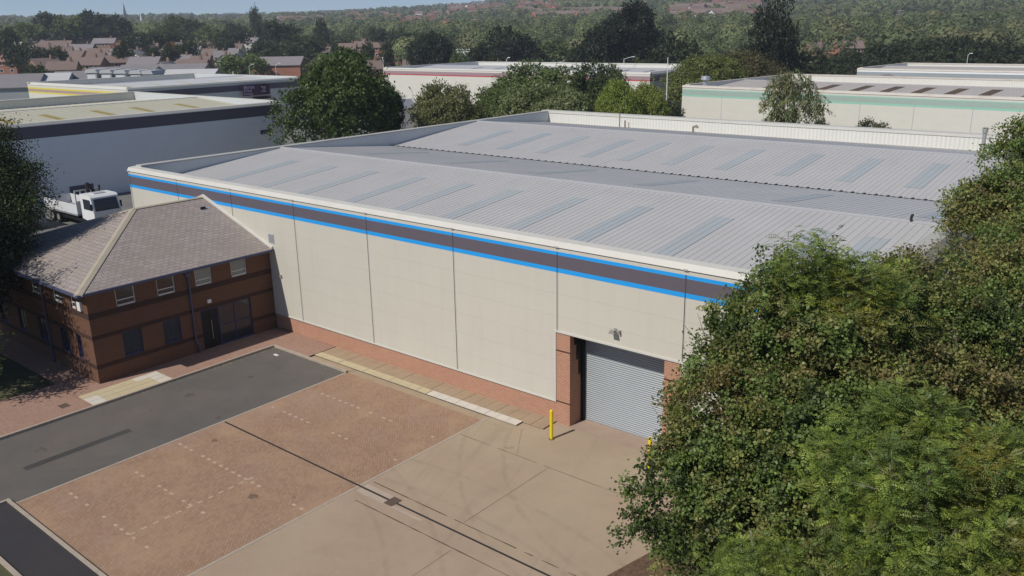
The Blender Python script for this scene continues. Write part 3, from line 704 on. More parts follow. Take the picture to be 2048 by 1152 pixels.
for a, b in us: window('y', a, b, SILL, HEAD, M['white_frame'], M['glass'], transom=4.08); window('y', a, b, 1.09, 2.38, M['navy'], M['glass'], mull=[(a + b) / 2])
# entrance: dark door and glazed screen
m = MB(oo); t = .06
for q in (-4.76, -3.68, -2.68, -1.64): m.box(X1 - .12, X1 - .05, q, q + t, .1, 2.38)
for a, b in ((-4.7, -3.68), (-3.62, -2.68), (-2.62, -1.64)):
    m.box(X1 - .12, X1 - .05, a, b, 2.32, 2.38)
    if a > -4: m.box(X1 - .12, X1 - .05, a, b, .1, .18); m.box(X1 - .119, X1 - .051, a, b, 1.18, 1.23)
es = m.build('entrance_screen', M['navy'], of)
m = MB(oo); m.box(X1 - .095, X1 - .08, -3.63, -2.67, .15, 2.33); m.box(X1 - .095, X1 - .08, -2.63, -1.63, .15, 2.33); m.build('pane', M['glass'], es)
m = MB(oo); m.box(X1 - .11, X1 - .07, -4.69, -4.19, .11, 2.31); m.box(X1 - .11, X1 - .07, -4.17, -3.69, .11, 2.31); dr = m.build('door', M['black'], of)
m = MB(oo); m.tube((X1 - .03, -4.13, .6), (X1 - .03, -4.13, 1.7), .018); m.tube((X1 - .07, -4.13, .62), (X1 - .03, -4.13, .62), .012); m.tube((X1 - .07, -4.13, 1.68), (X1 - .03, -4.13, 1.68), .012); m.build('door_handle', M['galv'], dr)
# hipped roof
EX0, EX1, EY, EZ, RZ, RX, RY = -29.75, -16.18, -11.1, 4.96, 7.25, -22.95, -4.5
m = MB(oo)
m.poly([(EX1, EY, EZ), (EX1, -.01, EZ), (RX, -.01, RZ), (RX, RY, RZ)])
m.poly([(EX0, EY, EZ), (EX1, EY, EZ), (RX, RY, RZ)])
m.poly([(EX0, -.01, EZ), (EX0, EY, EZ), (RX, RY, RZ), (RX, -.01, RZ)])
m.poly([(EX0, EY, EZ - .03), (EX0, -.01, EZ - .03), (EX1, -.01, EZ - .03), (EX1, EY, EZ - .03)])
rf = m.build('roof', M['slate'], of)
def hipcap(a, b, wd, hh, mat, name):
    a, b = Vector(a), Vector(b); d = (b - a); sd = d.cross(Vector((0, 0, 1))).normalized() * wd; u = Vector((0, 0, hh)); lw = Vector((0, 0, -wd * .28))
    m = MB(oo); m.extrude([tuple(a - sd + u + lw), tuple(a + u), tuple(a + sd + u + lw), tuple(a + sd + lw - u * .2), tuple(a - sd + lw - u * .2)], tuple(d)); return m.build(name, mat, rf)
hipcap((EX1, EY, EZ), (RX, RY, RZ), .2, .05, M['hip'], 'hip_tiles'); hipcap((EX0, EY, EZ), (RX, RY, RZ), .2, .05, M['hip'], 'hip_tiles'); hipcap((RX, RY, RZ), (RX, -.02, RZ), .17, .05, M['hip'], 'ridge_tiles')
m = MB(oo)
for s_ in (1, -1):
    e = EX1 if s_ > 0 else EX0
    m.extrude([(e, -.13, EZ + .01), (e, -.012, EZ + .01), (e, -.012, EZ + .16), (e, -.13, EZ + .12)], (RX - e, 0, RZ - EZ + .02))
m.build('verge_flashing', M['pale_flash'], rf)
m = MB(oo); m.box(EX1 - .02, EX1 + .09, EY - .09, -.02, EZ - .13, EZ - .01); m.box(EX0 - .09, EX1 - .02, EY - .09, EY + .02, EZ - .13, EZ - .01); m.build('gutter', M['navy_gutter'], of)
m = MB(oo); m.box(X1, EX1 - .02, EY + .02, -.02, EZ - .16, EZ - .035); m.box(EX0, X1, EY + .02, Y0, EZ - .16, EZ - .035); m.build('soffit', M['white'], of)
m = MB(oo); m.tube((EX1 - .02, -5.22, EZ - .12), (X1 + .07, -5.22, 4.6), .045); m.tube((X1 + .07, -5.22, 4.6), (X1 + .07, -5.22, .75), .05); m.tube((X1 + .07, -5.22, .75), (X1 + .1, -5.1, .55), .055); m.tube((X1 + .1, -5.1, .55), (X1 + .1, -5.1, .1), .055); m.box(X1 + .005, X1 + .14, -5.36, -5.08, 4.5, 4.72)
m.build('downpipe', M['navy_gutter'], of)
m = MB(oo); m.tube((-21.6, Y0 - .07, 4.85), (-21.6, Y0 - .07, .1), .05); m.build('downpipe', M['navy_gutter'], of)
m = MB(oo); m.box(X1 + .007, X1 + .1, -4.28, -4.06, 2.72, 2.92); m.build('entrance_lamp', M['white'], of)
m = MB(oo); m.box(-17.45, -17.1, Y0 - .12, Y0 - .007, 3.85, 4.3); m.build('alarm_box', M['white'], of)
px_, py_, pz_ = -21.75, -.95, 6.84
m = MB(oo); m.box(px_ - .2, px_ + .2, py_ - .17, py_ + .17, pz_ - .1, pz_ + .12); rv = m.build('roof_vent', M['rf_grey'], rf)
m = MB(oo); m.box(px_ + .2, px_ + .215, py_ - .13, py_ + .13, pz_ - .02, pz_ + .09); m.build('grille', M['black'], rv)

# ---------------------------------------------------------------- bollards, truck, car, masts
def bollard(x, y, label):
    t = thing('bollard', label, 'bollard', (x, y, 0), group='yellow bollards by the roller shutter')
    m = MB(); m.tube((0, 0, 0), (0, 0, 1.32), .072, n=14); m.tube((0, 0, 1.32), (0, 0, 1.36), .072, .045, n=14); m.build('post', M['yellow'], t, False)
    m = MB(); m.tube((0, 0, 0), (0, 0, .018), .13, n=14); m.build('base_plate', M['iron'], t)
bollard(4.8, -1.43, 'yellow bollard standing clear in front of the left brick pier')
bollard(9.38, -1.08, 'yellow bollard half hidden by the edge of the big tree')
def wheel(m_t, p, x, y, r, wd):
    a = MB(); a.tube((x - wd / 2, y, r), (x + wd / 2, y, r), r, n=20); wl = a.build('wheel', M['black'], p)
    b = MB(); b.tube((x - wd / 2 - .01, y, r), (x + wd / 2 + .01, y, r), r * .55, n=16); b.build('rim', M['galv'], wl)
tr = thing('flatbed_truck', 'white cab flatbed truck with dropside bed and slatted headboard parked behind the office', 'truck', (-60.6, 7.1, 0), R(-90))
tr.scale = (1.04, 1.04, 1.04)
m = MB(); m.box(-1.0, 1.0, -.6, 9.1, .55, .85); m.build('chassis', M['black'], tr)
m = MB(); m.box(-1.22, 1.22, -1, 5.6, 1.05, 1.2); m.build('bed', M['far_grey'], tr)
for x0, x1, y0, y1 in ((1.18, 1.22, -1, 5.55), (-1.22, -1.18, -1, 5.55), (-1.18, 1.18, -1, -.96)):
    m = MB(); m.box(x0, x1, y0, y1, 1.2, 2.05); m.build('dropside', plain('dropside_alu', (.66, .66, .66), .5, .08, 2) if x0 > 1 else bpy.data.materials['dropside_alu'], tr)
m = MB(); m.box(-1.22, 1.22, 5.55, 5.62, 1.2, 2.35); m.box(-1.22, -1.12, 5.55, 5.62, 2.35, 3.3); m.box(1.12, 1.22, 5.55, 5.62, 2.35, 3.3); m.box(-1.12, 1.12, 5.55, 5.62, 3.2, 3.3)
for k in range(4): m.box(-.8 + .48 * k, -.7 + .48 * k, 5.55, 5.62, 2.35, 3.2)
m.build('headboard', M['white'], tr)
m = MB(); m.extrude([(-1.2, 6.5, 1.0), (-1.2, 8.75, .7), (-1.2, 8.8, 1.75), (-1.2, 8.5, 2.95), (-1.2, 8.25, 3.12), (-1.2, 6.5, 3.12)], (2.4, 0, 0)); cb = m.build('cab', M['white'], tr)
m = MB(); m.poly([(-1.05, 8.815, 1.8), (1.05, 8.815, 1.8), (1.0, 8.56, 2.82), (-1.0, 8.56, 2.82)]); m.build('windscreen', M['glass'], cb)
for s_ in (1, -1):
    m = MB(); pts = [(s_ * 1.206, 7.0, 1.85), (s_ * 1.206, 8.5, 1.85), (s_ * 1.206, 8.3, 2.75), (s_ * 1.206, 7.0, 2.75)]; m.poly(pts if s_ > 0 else pts[::-1]); m.build('side_window', M['glass'], cb)
    m = MB(); m.box(s_ * 1.3 - .07, s_ * 1.3 + .07, 8.6, 8.68, 1.9, 2.45); m.build('mirror', M['black'], cb)
m = MB(); m.box(-.5, .5, 7.1, 7.8, 3.12, 3.2); m.build('roof_hatch', M['grey_clad'], cb)
m = MB(); m.box(-.5, .5, 5.75, 6.3, .85, 2.4); m.tube((.2, 6, 2.4), (.2, 6.0, 3.9), .16); m.tube((.2, 6.0, 3.9), (-.7, 5.9, 2.6), .13); m.tube((-.7, 6.15, 2.6), (-.8, 6.1, 3.6), .1); m.build('loader_crane', M['gutter_dark'], tr)
for y_ in (.3, 1.5, 7.7):
    wheel(None, tr, 1.0, y_, .5, .4); wheel(None, tr, -1.0, y_, .5, .4)
tl = thing('trailer', 'low grey dropside trailer parked behind the flatbed truck near the pale warehouse', 'trailer', (-61.5, 2.9, 0), R(-90))
m = MB(); m.box(-1.2, 1.2, -4, 4, .9, 1.1); m.box(-1.0, 1.0, -3, 4.6, .6, .9); m.build('bed', M['far_grey'], tl)
for x0, x1, y0, y1 in ((1.16, 1.2, -4, 4), (-1.2, -1.16, -4, 4), (-1.16, 1.16, -4, -3.96), (-1.16, 1.16, 3.96, 4)):
    m = MB(); m.box(x0, x1, y0, y1, 1.1, 1.9); m.build('dropside', M['grey_clad'], tl)
wheel(None, tl, 1.0, -2, .45, .35); wheel(None, tl, -1.0, -2, .45, .35)
def car(loc, rz, label, paint):
    c = thing('parked_car', label, 'car', loc, rz)
    prof = [(-2.1, .35), (2.1, .35), (2.15, .7), (1.95, .85), (1.05, .95), (.45, 1.42), (-1.0, 1.45), (-1.75, 1.0), (-2.15, .92)]
    def body(wd, pr): 
        m = MB(); m.extrude([(a, -wd, b) for a, b in pr], (0, 2 * wd, 0)); return m
    m = body(.88, [(-2.1, .35), (2.1, .35), (2.15, .7), (1.95, .86), (1.05, .96), (-1.8, 1.0), (-2.15, .92)]); bd = m.build('body', paint, c)
    m = body(.72, [(1.0, .961), (.42, 1.43), (-1.0, 1.46), (-1.75, 1.001)]); m.build('cabin', M['glass'], c)
    m = body(.70, [(.36, 1.435), (-.95, 1.463), (-.9, 1.50), (.3, 1.48)]); m.build('roof', paint, c)
    for s_ in (1, -1):
        m = MB(); m.box(-2.17, -2.12, s_ * .62 - .2, s_ * .62 + .2, .68, .86); m.build('tail_light', M['stripe_red'], c)
        for xx in (1.35, -1.3):
            m = MB(); m.tube((xx, s_ * .72, .32), (xx, s_ * .9, .32), .32, n=16); m.build('wheel', M['black'], c)
    return c
p_ = at(812, 261, 119); car((p_[0], p_[1], 0), R(100), 'silver car parked by the bright hedge beyond the warehouse parapet', M['silver'])
p_ = at(772, 272, 117); car((p_[0], p_[1], 0), R(95), 'dark car in tree shade left of the silver car', M['gutter_dark'])
p_ = at(808, 205, 190); vn = thing('white_van', 'white van parked in front of the red lined warehouse door', 'van', (p_[0], p_[1], 0), R(70))
m = MB(); m.extrude([(-2.8, -1, .5), (2.6, -1, .5), (2.75, -1, 1.3), (2.0, -1, 1.6), (1.3, -1, 2.5), (-2.8, -1, 2.6)], (0, 2, 0)); m.build('body', M['white'], vn)
m = MB(); m.poly([(2.03, -.85, 1.63), (2.03, .85, 1.63), (1.38, .8, 2.42), (1.38, -.8, 2.42)]); m.build('windscreen', M['glass'], vn)
for xx in (1.7, -1.7):
    for s_ in (-1, 1):
        m = MB(); m.tube((xx, s_ * .8, .38), (xx, s_ * 1.02, .38), .38, n=14); m.build('wheel', M['black'], vn)
def street_lamp(px, ytop, d, label, arm=2.0, globe=False, ang=0.0):
    p = at(px, ytop, d); b = float(T(p[0], p[1])); h = p[2] - b
    t = thing('street_lamp', label, 'street lamp', (p[0], p[1], b), ang)
    m = MB(); m.tube((0, 0, 0), (0, 0, h), .09, .06, n=8); m.build('post', M['white'], t)
    if globe: m = MB(); m.sphere((0, 0, h + .15), .26); m.build('globe', M['white'], t, True)
    else:
        m = MB(); m.tube((0, 0, h), (arm, 0, h + .5), .05); m.box(arm - .1, arm + .6, -.13, .13, h + .42, h + .58); m.build('lamp_head', M['white'], t)
street_lamp(1248, 118, 205, 'tall street lamp with curved arm above the long white warehouse parapet', 2.0, ang=.7)
street_lamp(1013, 119, 215, 'short street lamp seen over the white warehouse roof near its middle', .6)
street_lamp(766, 120, 200, 'pale street lamp at the left end of the red lined warehouse', .8, ang=2.5)
street_lamp(551, 130, 240, 'street lamp in front of the red brick hall', 1.0, ang=.5)
street_lamp(498, 132, 240, 'street lamp left of the red brick hall', 1.0, ang=.5)
street_lamp(1936, 111, 200, 'T shaped lamp mast above the pale farthest warehouse', .4)
for i, (a, b) in enumerate(((785, 232), (797, 233), (802, 229))): street_lamp(a, b, 121 + i * 3, ['white globe lamp beside the silver car', 'white globe lamp in front of the hedge end', 'farther white globe lamp behind the hedge'][i], globe=True)
p_ = at(1336, 115, 130); t_ = thing('flagpole', 'tall white flagpole between the lime tree and the cream warehouse', 'flagpole', (p_[0], p_[1], 0))
m = MB(); m.tube((0, 0, 0), (0, 0, p_[2]), .13, .06, n=8); m.build('pole', M['white'], t_)

# ---------------------------------------------------------------- foliage
def leaf_mesh(name, pos, dr, nr, ln, wd, tint, mat, fold=.18):
    n = len(pos); sd = np.cross(dr, nr); sd /= np.linalg.norm(sd, axis=1, keepdims=True) + 1e-9
    nr = np.cross(sd, dr)
    ln = ln[:, None]; wd = wd[:, None]
    V = np.empty((n, 4, 3), np.float32)
    V[:, 0] = pos; mid = pos + dr * ln * .5 - nr * wd * fold
    V[:, 1] = mid + sd * wd * .5; V[:, 2] = pos + dr * ln; V[:, 3] = mid - sd * wd * .5
    me = bpy.data.meshes.new(name)
    me.vertices.add(4 * n); me.loops.add(4 * n); me.polygons.add(n)
    me.vertices.foreach_set('co', V.ravel())
    me.loops.foreach_set('vertex_index', np.arange(4 * n, dtype=np.int32))
    me.polygons.foreach_set('loop_start', np.arange(0, 4 * n, 4, dtype=np.int32))
    me.update()
    a = me.attributes.new('tint', 'FLOAT_COLOR', 'POINT')
    c = np.ones((n, 4, 4), np.float32); c[:, :, :3] = tint[:, None, :]
    a.data.foreach_set('color', c.ravel()); me.materials.append(mat)
    return me
def unit(v): return v / (np.linalg.norm(v, axis=-1, keepdims=True) + 1e-9)
def wob(p, f, ph):                                    # smooth pseudo-noise, about -1..1
    return (np.sin(p[:, 0] * f + ph) * np.sin(p[:, 1] * f * 1.13 + ph * 2.1) + np.sin(p[:, 2] * f * .93 + ph * .7) * np.sin((p[:, 0] - p[:, 1]) * f * .71 + ph)) * .7
def sprigs(g, lobes, n, inner=.45, gap=None, gapf=1.0, upb=.2):
    c = np.array([l[0] for l in lobes], float); r = np.array([l[1] if isinstance(l[1], (tuple, list)) else (l[1],) * 3 for l in lobes], float)
    w_ = r.prod(axis=1) ** (2 / 3); k = g.choice(len(lobes), n, p=w_ / w_.sum())
    d = unit(g.normal(size=(n, 3))); d[:, 2] += upb * g.random(n); d = unit(d)
    rad = inner + (1 - inner) * g.random(n) ** .55
    rad *= 1 + .14 * g.normal(size=n) * (g.random(n) < .5)
    p = c[k] + d * r[k] * rad[:, None]
    if gap is not None:
        keep = wob(p, gapf, g.random() * 9) > gap; p, d, k = p[keep], d[keep], k[keep]
    return p, d, k
def palette(g, n, pal, p, f=1.1, jit=.2):
    cols = np.array([q[0] for q in pal]); wts = np.array([q[1] for q in pal], float); wts /= wts.sum()
    v = np.clip((wob(p, f, 3.3) + 1) / 2 * .42 + g.random(n) * .58, 0, .999)      # clumped choice
    v = np.argsort(np.argsort(v)) / n
    i = np.searchsorted(np.cumsum(wts), v); i = np.minimum(i, len(pal) - 1)
    return cols[i] * (1 + jit * g.normal(size=(n, 1))).clip(.5, 1.6)
def broadleaf(name, seed, lobes, n, per, spread, ln, wd, pal, mat, gap=None, gapf=1.0, inner=.45, droop=0.0, axis_len=.5, upn=.65, dw=.95, nz=.45):
    g = np.random.default_rng(seed)
    p, d, k = sprigs(g, lobes, n, inner, gap, gapf); n = len(p)
    ax = unit(d * .8 + g.normal(size=(n, 3)) * .45 + np.array([0, 0, .25 - droop * 2]))
    cs = palette(g, n, pal, p)
    P = np.repeat(p, per, 0); D = np.repeat(d, per, 0); A = np.repeat(ax, per, 0); Cc = np.repeat(cs, per, 0); N = len(P)
    t = g.random((N, 1)) * axis_len
    P = P + A * t + g.normal(size=(N, 3)) * spread * np.array([1, 1, .75])
    dr = unit(A * .7 + g.normal(size=(N, 3)) * .7 + np.array([0, 0, -droop]))
    nr = unit(D * dw + np.array([0, 0, upn]) + g.normal(size=(N, 3)) * nz)
    Cc = Cc * (1 + .2 * g.normal(size=(N, 1))).clip(.55, 1.7)
    L = ln * (.65 + .7 * g.random(N))
    return leaf_mesh(name, P, dr, nr, L, L * wd / ln, np.clip(Cc, .003, .6), mat)
def pinnate(name, seed, lobes, n, per, spread, frond, k, lw, pal, mat, gap=None, gapf=1.0, inner=.5, axis_len=.25):
    g = np.random.default_rng(seed)
    p, d, _ = sprigs(g, lobes, n, inner, gap, gapf, .45); n = len(p)
    cs = palette(g, n, pal, p)
    ax = unit(d * .8 + np.array([0, 0, .5]) + g.normal(size=(n, 3)) * .3)
    P = np.repeat(p, per, 0) ; A = np.repeat(ax, per, 0); Cc = np.repeat(cs, per, 0); N = len(P)
    P = P + A * g.random((N, 1)) * axis_len + g.normal(size=(N, 3)) * spread
    rd = unit(A * .45 + unit(g.normal(size=(N, 3))) * np.array([1, 1, .55]))
    rn = unit(A * .5 + np.array([0, 0, .9]) + g.normal(size=(N, 3)) * .3)
    sd = unit(np.cross(rd, rn)); rn = np.cross(sd, rd)
    F = frond * (.7 + .6 * g.random(N))
    Pos = []; Dr = []; Nr = []; L = []; Cl = []
    for j in range(k):
        f = (j + 1) / k; cur = P + rd * (F * f)[:, None] - np.array([0, 0, 1]) * (F * f * f * .35)[:, None]
        for s_ in ((1, -1) if j < k - 1 else (0,)):
            Pos.append(cur); Dr.append(unit(sd * s_ + rd * (.5 if s_ else 1.0) - np.array([0, 0, .25]))); Nr.append(unit(rn + g.normal(size=(N, 3)) * .15))
            L.append(F * .34 * (1 - .35 * abs(f - .5) * 2)); Cl.append(Cc)
    Pos, Dr, Nr, L, Cl = map(np.concatenate, (Pos, Dr, Nr, L, Cl))
    Cl = Cl * (1 + .12 * g.normal(size=(len(Cl), 1))).clip(.6, 1.5)
    return leaf_mesh(name, Pos, Dr, Nr, L, L * lw, np.clip(Cl, .003, .6), mat)
def limbs(m, base, top, r0, targets, g, n=7, us=1.0, tw=3):
    b = Vector(base); t = Vector(top); pts = [b + (t - b) * f + Vector((g.normal() * .12, g.normal() * .12, 0)) * (f * (t - b).length * .25) for f in (0, .2, .4, .6, .8, 1)]
    for i in range(5): m.tube(pts[i], pts[i + 1], r0 * (1 - .14 * i), r0 * (1 - .14 * (i + 1)), n)
    for q in targets:
        q = Vector(q); k = min(4, max(1, int((q.z - b.z) / max(.1, (t.z - b.z)) * 3))); s_ = pts[k]
        md = s_.lerp(q, .5) + Vector((g.normal() * .25, g.normal() * .25, .25)) * us; r = r0 * .42
        m.tube(s_, md, r, r * .65, 6); m.tube(md, q, r * .65, r * .22, 5)
        for _ in range(tw):
            e = q + Vector(g.normal(size=3)) * .28 * us; m.tube(md.lerp(q, .4 + .5 * g.random()), e, r * .3, r * .08, 4)
def near_tree(name, label, cat, base, lobes, crown_me, r0=.2, seed=1, top=None, nl=14, tw=3):
    g = np.random.default_rng(seed); t = thing(name, label, cat, tuple(base))
    cs = np.array([l[0] for l in lobes]); tp = top if top is not None else tuple(cs.mean(axis=0) + np.array([0, 0, .8]))
    m = MB(tuple(base)); limbs(m, base, tp, r0, [tuple(cs[i]) for i in g.permutation(len(cs))[:nl]], g, 7, 1.0, tw); m.build('trunk', M['bark'], t, True)
    co = np.empty(len(crown_me.vertices) * 3, np.float32); crown_me.vertices.foreach_get('co', co); co = co.reshape(-1, 3) - np.array(base, np.float32); crown_me.vertices.foreach_set('co', co.ravel()); crown_me.update()
    o = bpy.data.objects.new('crown', crown_me); COL.objects.link(o); o.parent = t
    return t
L_ = lambda *a: [(at(px, py, d), r) for px, py, d, r in a]
LP = lambda *a: [(at(px, py, d), r / FPX * d) for px, py, d, r in a]
def boughs(lobes, k, frac, seed, core=.5):            # break each lobe into smaller leafy boughs with gaps between
    g = np.random.default_rng(seed); out = []
    for c, r in lobes:
        r = float(np.mean(r)); out.append((c, r * core))
        for _ in range(max(3, int(k * min(1.6, r)))):
            d = unit(g.normal(size=3) + np.array([0, 0, .25])); q = r * frac * g.uniform(.6, 1.25)
            out.append((c + d * (r - q * .7) * g.uniform(.8, 1.12), (q * 1.15, q * 1.15, q * .75)))
    return out
DARK = (.10, .138, .044); GRN = (.165, .228, .06); OLV = (.235, .24, .074); BRN = (.215, .175, .072); LIT = (.25, .31, .06); YEL = (.27, .25, .035); GOLD = (.17, .135, .04)
# 1 the big maple in front of the shutter
lb = LP((1505, 650, 22, 80), (1475, 730, 22, 80), (1425, 810, 21.6, 85), (1360, 865, 21.4, 68), (1490, 840, 21.2, 125), (1600, 720, 22, 130), (1425, 965, 21.2, 105), (1335, 1045, 21, 62), (1480, 1015, 21, 115), (1590, 860, 21, 140), (1560, 580, 22.4, 65), (1640, 605, 22.5, 80), (1690, 665, 22, 100), (1340, 1105, 21, 52), (1430, 1115, 21, 80), (1560, 1000, 20.5, 115), (1700, 800, 21.5, 130), (1300, 905, 21.4, 30), (1285, 1055, 21.2, 30), (1660, 960, 20.8, 105), (1585, 1100, 20.5, 95), (1465, 625, 22.3, 34), (1425, 665, 22.3, 30), (1385, 760, 22, 24), (1300, 850, 21.5, 24), (1310, 985, 21.2, 28), (1335, 815, 21.6, 34), (1285, 865, 21.5, 26), (1305, 930, 21.3, 26), (1275, 1010, 21.2, 24), (1262, 1070, 21.1, 22), (1395, 740, 22, 30), (1300, 1000, 21.2, 34), (1306, 888, 21.6, 36), (1318, 930, 21.5, 34), (1345, 790, 21.8, 30))
lb = boughs(lb, 9, .42, 50)
near_tree('maple_tree', 'big dark green maple spreading in front of the roller shutter', 'tree', (16.3, -9.2, 0), lb,
    broadleaf('maple_crown', 11, lb, 5200, 54, .10, .088, .07, [(DARK, 3.5), (GRN, 6), (OLV, 3.5), (BRN, .8), (GOLD, .15)], M['leaf'], gap=-.55, gapf=1.9, inner=.35, axis_len=.4), .19, 3)
# 2 light sprays of ash along the top
lb = L_((1600, 535, 21.6, .75), (1650, 560, 21.6, .8), (1560, 590, 21.4, .7), (1720, 580, 21.5, .8), (1690, 540, 21.8, .4), (1620, 505, 21.8, .35), (1770, 620, 21.5, .9), (1780, 570, 21.8, .45), (1700, 620, 21.4, .8))
near_tree('ash_tree', 'slender ash with light feathery leaves topping the dark maple', 'tree', (18.0, -7.2, 0), lb,
    pinnate('ash_crown', 21, lb, 330, 7, .14, .27, 6, .34, [(GRN, 4), (LIT, 4), (OLV, 2), (YEL, 1)], M['leaf'], inner=.3), .08, 4, tw=1, nl=5)
# 3 brown tinged oak at the right
lb = L_((1830, 600, 24, 1.2), (1905, 655, 24, 1.6), (1800, 700, 23.5, 1.5), (2020, 600, 25, 1.6), (1870, 760, 23, 1.7), (1990, 680, 24, 1.8), (2050, 600, 25, 2.0), (1960, 820, 22.5, 1.7), (2040, 800, 23, 1.8), (1825, 525, 24.5, .45), (1790, 560, 24.5, .6), (1890, 570, 24.5, .6), (1800, 820, 22.5, 1.4), (2060, 920, 22, 1.8), (1740, 720, 23, 1.5), (1735, 850, 22.5, 1.3), (1750, 620, 24, 1.1))
lb = boughs(lb, 8, .42, 51)
near_tree('oak_tree', 'brown tinged oak filling the right side behind the rowans', 'tree', (20.4, -5.0, 0), lb,
    broadleaf('oak_crown', 12, lb, 4300, 52, .11, .088, .064, [(DARK, 3), (GRN, 4.5), (OLV, 4), (BRN, 1.8)], M['leaf'], gap=-.55, gapf=1.4, inner=.3, axis_len=.45), .22, 5)
# 4 the tall tree at the frame edge, beside the warehouse
lb = L_((2040, 320, 34, 1.3), (2085, 380, 34, 1.7), (2020, 400, 33, 1.2), (2050, 470, 32, 2.0), (1975, 420, 33, 1.4), (1930, 440, 33, .8),  (2020, 560, 31, 1.4), (2060, 290, 35, .7), (2080, 560, 31, 2.0), (1990, 470, 31, .7), (2110, 450, 33, 2.2), (2000, 560, 30, 1.6))
lb = boughs(lb, 8, .42, 52)
near_tree('oak_tree', 'tall oak beside the warehouse end wall reaching up the frame edge', 'tree', (21.0, 2.6, 0), lb,
    broadleaf('oak_crown', 13, lb, 3000, 44, .17, .115, .085, [(DARK, 3), (GRN, 4.5), (OLV, 4), (BRN, 1.2), (GOLD, .5)], M['leaf'], gap=-.6, gapf=1.2, inner=.35, axis_len=.5), .25, 6)
# 5 rowans in the lower right corner
lb = L_((1790, 870, 18, 1.0), (1700, 960, 18, .95), (1660, 1060, 17.5, .95), (1800, 980, 17, 1.2), (1900, 900, 17.5, 1.05), (1960, 980, 17, 1.2), (1750, 1090, 16.8, 1.2), (1880, 1080, 16.5, 1.3), (2020, 1080, 16.5, 1.3), (2040, 960, 17, 1.1), (1640, 960, 18, .5), (1820, 820, 18.2, .55), (1890, 840, 18, .5), (1940, 1150, 16.2, 1.2), (1640, 1140, 17.2, .8))
lb = boughs(lb, 8, .45, 53, .45)
near_tree('rowan_tree', 'mid green rowan with feathery leaves in the lower right corner', 'tree', (21.0, -11.0, 0), lb,
    pinnate('rowan_crown', 22, lb, 1350, 9, .06, .225, 6, .40, [(GRN, 5), (LIT, 5.5), (OLV, 2), (YEL, .3)], M['leaf'], gap=-.5, gapf=2.1, inner=.6), .12, 7)
lb = L_((1490, 1120, 18.5, .5), (1440, 1140, 18.5, .45), (1545, 1140, 18, .55))
near_tree('rowan_sapling', 'small fresh green rowan sapling at the lower edge under the maple', 'tree', tuple(np.array([*at(1495, 1160, 18.6)[:2], 0])), lb,
    pinnate('rowan_crown', 23, lb, 130, 7, .12, .22, 6, .30, [(GRN, 4), (LIT, 5)], M['leaf'], inner=.3), .06, 8)
# 6 low scrub under the trees: fills the view to the ground
g_ = np.random.default_rng(44); lb = [((x, y, z), (r, r, r * .8)) for x, y, z, r in zip(g_.uniform(17.5, 30, 40), g_.uniform(-9, 14, 40), g_.uniform(.5, 2.6, 40), g_.uniform(1.0, 1.9, 40))]
me = broadleaf('scrub', 31, lb, 2200, 16, .25, .2, .15, [(DARK, 5), (GRN, 2), (OLV, 2), (BRN, 1)], M['leaf'], inner=.4)
o = bpy.data.objects.new('undergrowth', me); COL.objects.link(o); o['kind'] = 'stuff'
# 7 dark birch at the left edge, and a neighbour that only throws shade into view
lb = [(c - CR * .35, r) for c, r in LP((30, 300, 46, 50), (5, 350, 46, 70), (65, 345, 46, 34), (25, 400, 46, 62), (80, 400, 46, 26), (-5, 470, 45.5, 68), (55, 455, 46, 34), (15, 530, 45.5, 38), (-50, 400, 46, 90), (-60, 540, 45, 80), (0, 590, 45, 30), (95, 365, 46, 16), (25, 255, 46, 26), (70, 420, 46, 24))]
lb = boughs(lb, 7, .45, 54)
near_tree('birch_tree', 'dark drooping birch at the left edge shading the office roof', 'tree', (-27.0, -13.2, 0), lb,
    broadleaf('birch_crown', 14, lb, 2300, 44, .24, .11, .075, [((.03, .042, .018), 6), ((.045, .06, .022), 3), (DARK, 1)], M['leaf'], gap=-.5, gapf=1.3, inner=.3, droop=.45, axis_len=.9), .2, 9)  # leaf tints near black: the crown's shade is put into the colour
g_ = np.random.default_rng(45); lb = [((x, y, z), (r, r, r)) for x, y, z, r in zip(g_.uniform(-29, -20.3, 34), g_.normal(-16.3, 1.2, 34), g_.uniform(3, 9.3, 34), g_.uniform(1.0, 1.6, 34))] + [((-18.9, -15.2, 2.9), (.9, .9, .9)), ((-19.4, -16.0, 4.3), (1, 1, 1)), ((-19.2, -17.2, 5.6), (1, 1, 1))]
near_tree('birch_tree', 'second birch on the verge south of the office, mostly outside the picture', 'tree', (-23.5, -17.2, 0), lb,
    broadleaf('birch_crown', 15, lb, 2000, 34, .3, .15, .11, [(DARK, 5), (GRN, 3), (OLV, 1.4)], M['leaf'], gap=-.5, gapf=1.3, inner=.3, droop=.3, axis_len=.8), .2, 10)

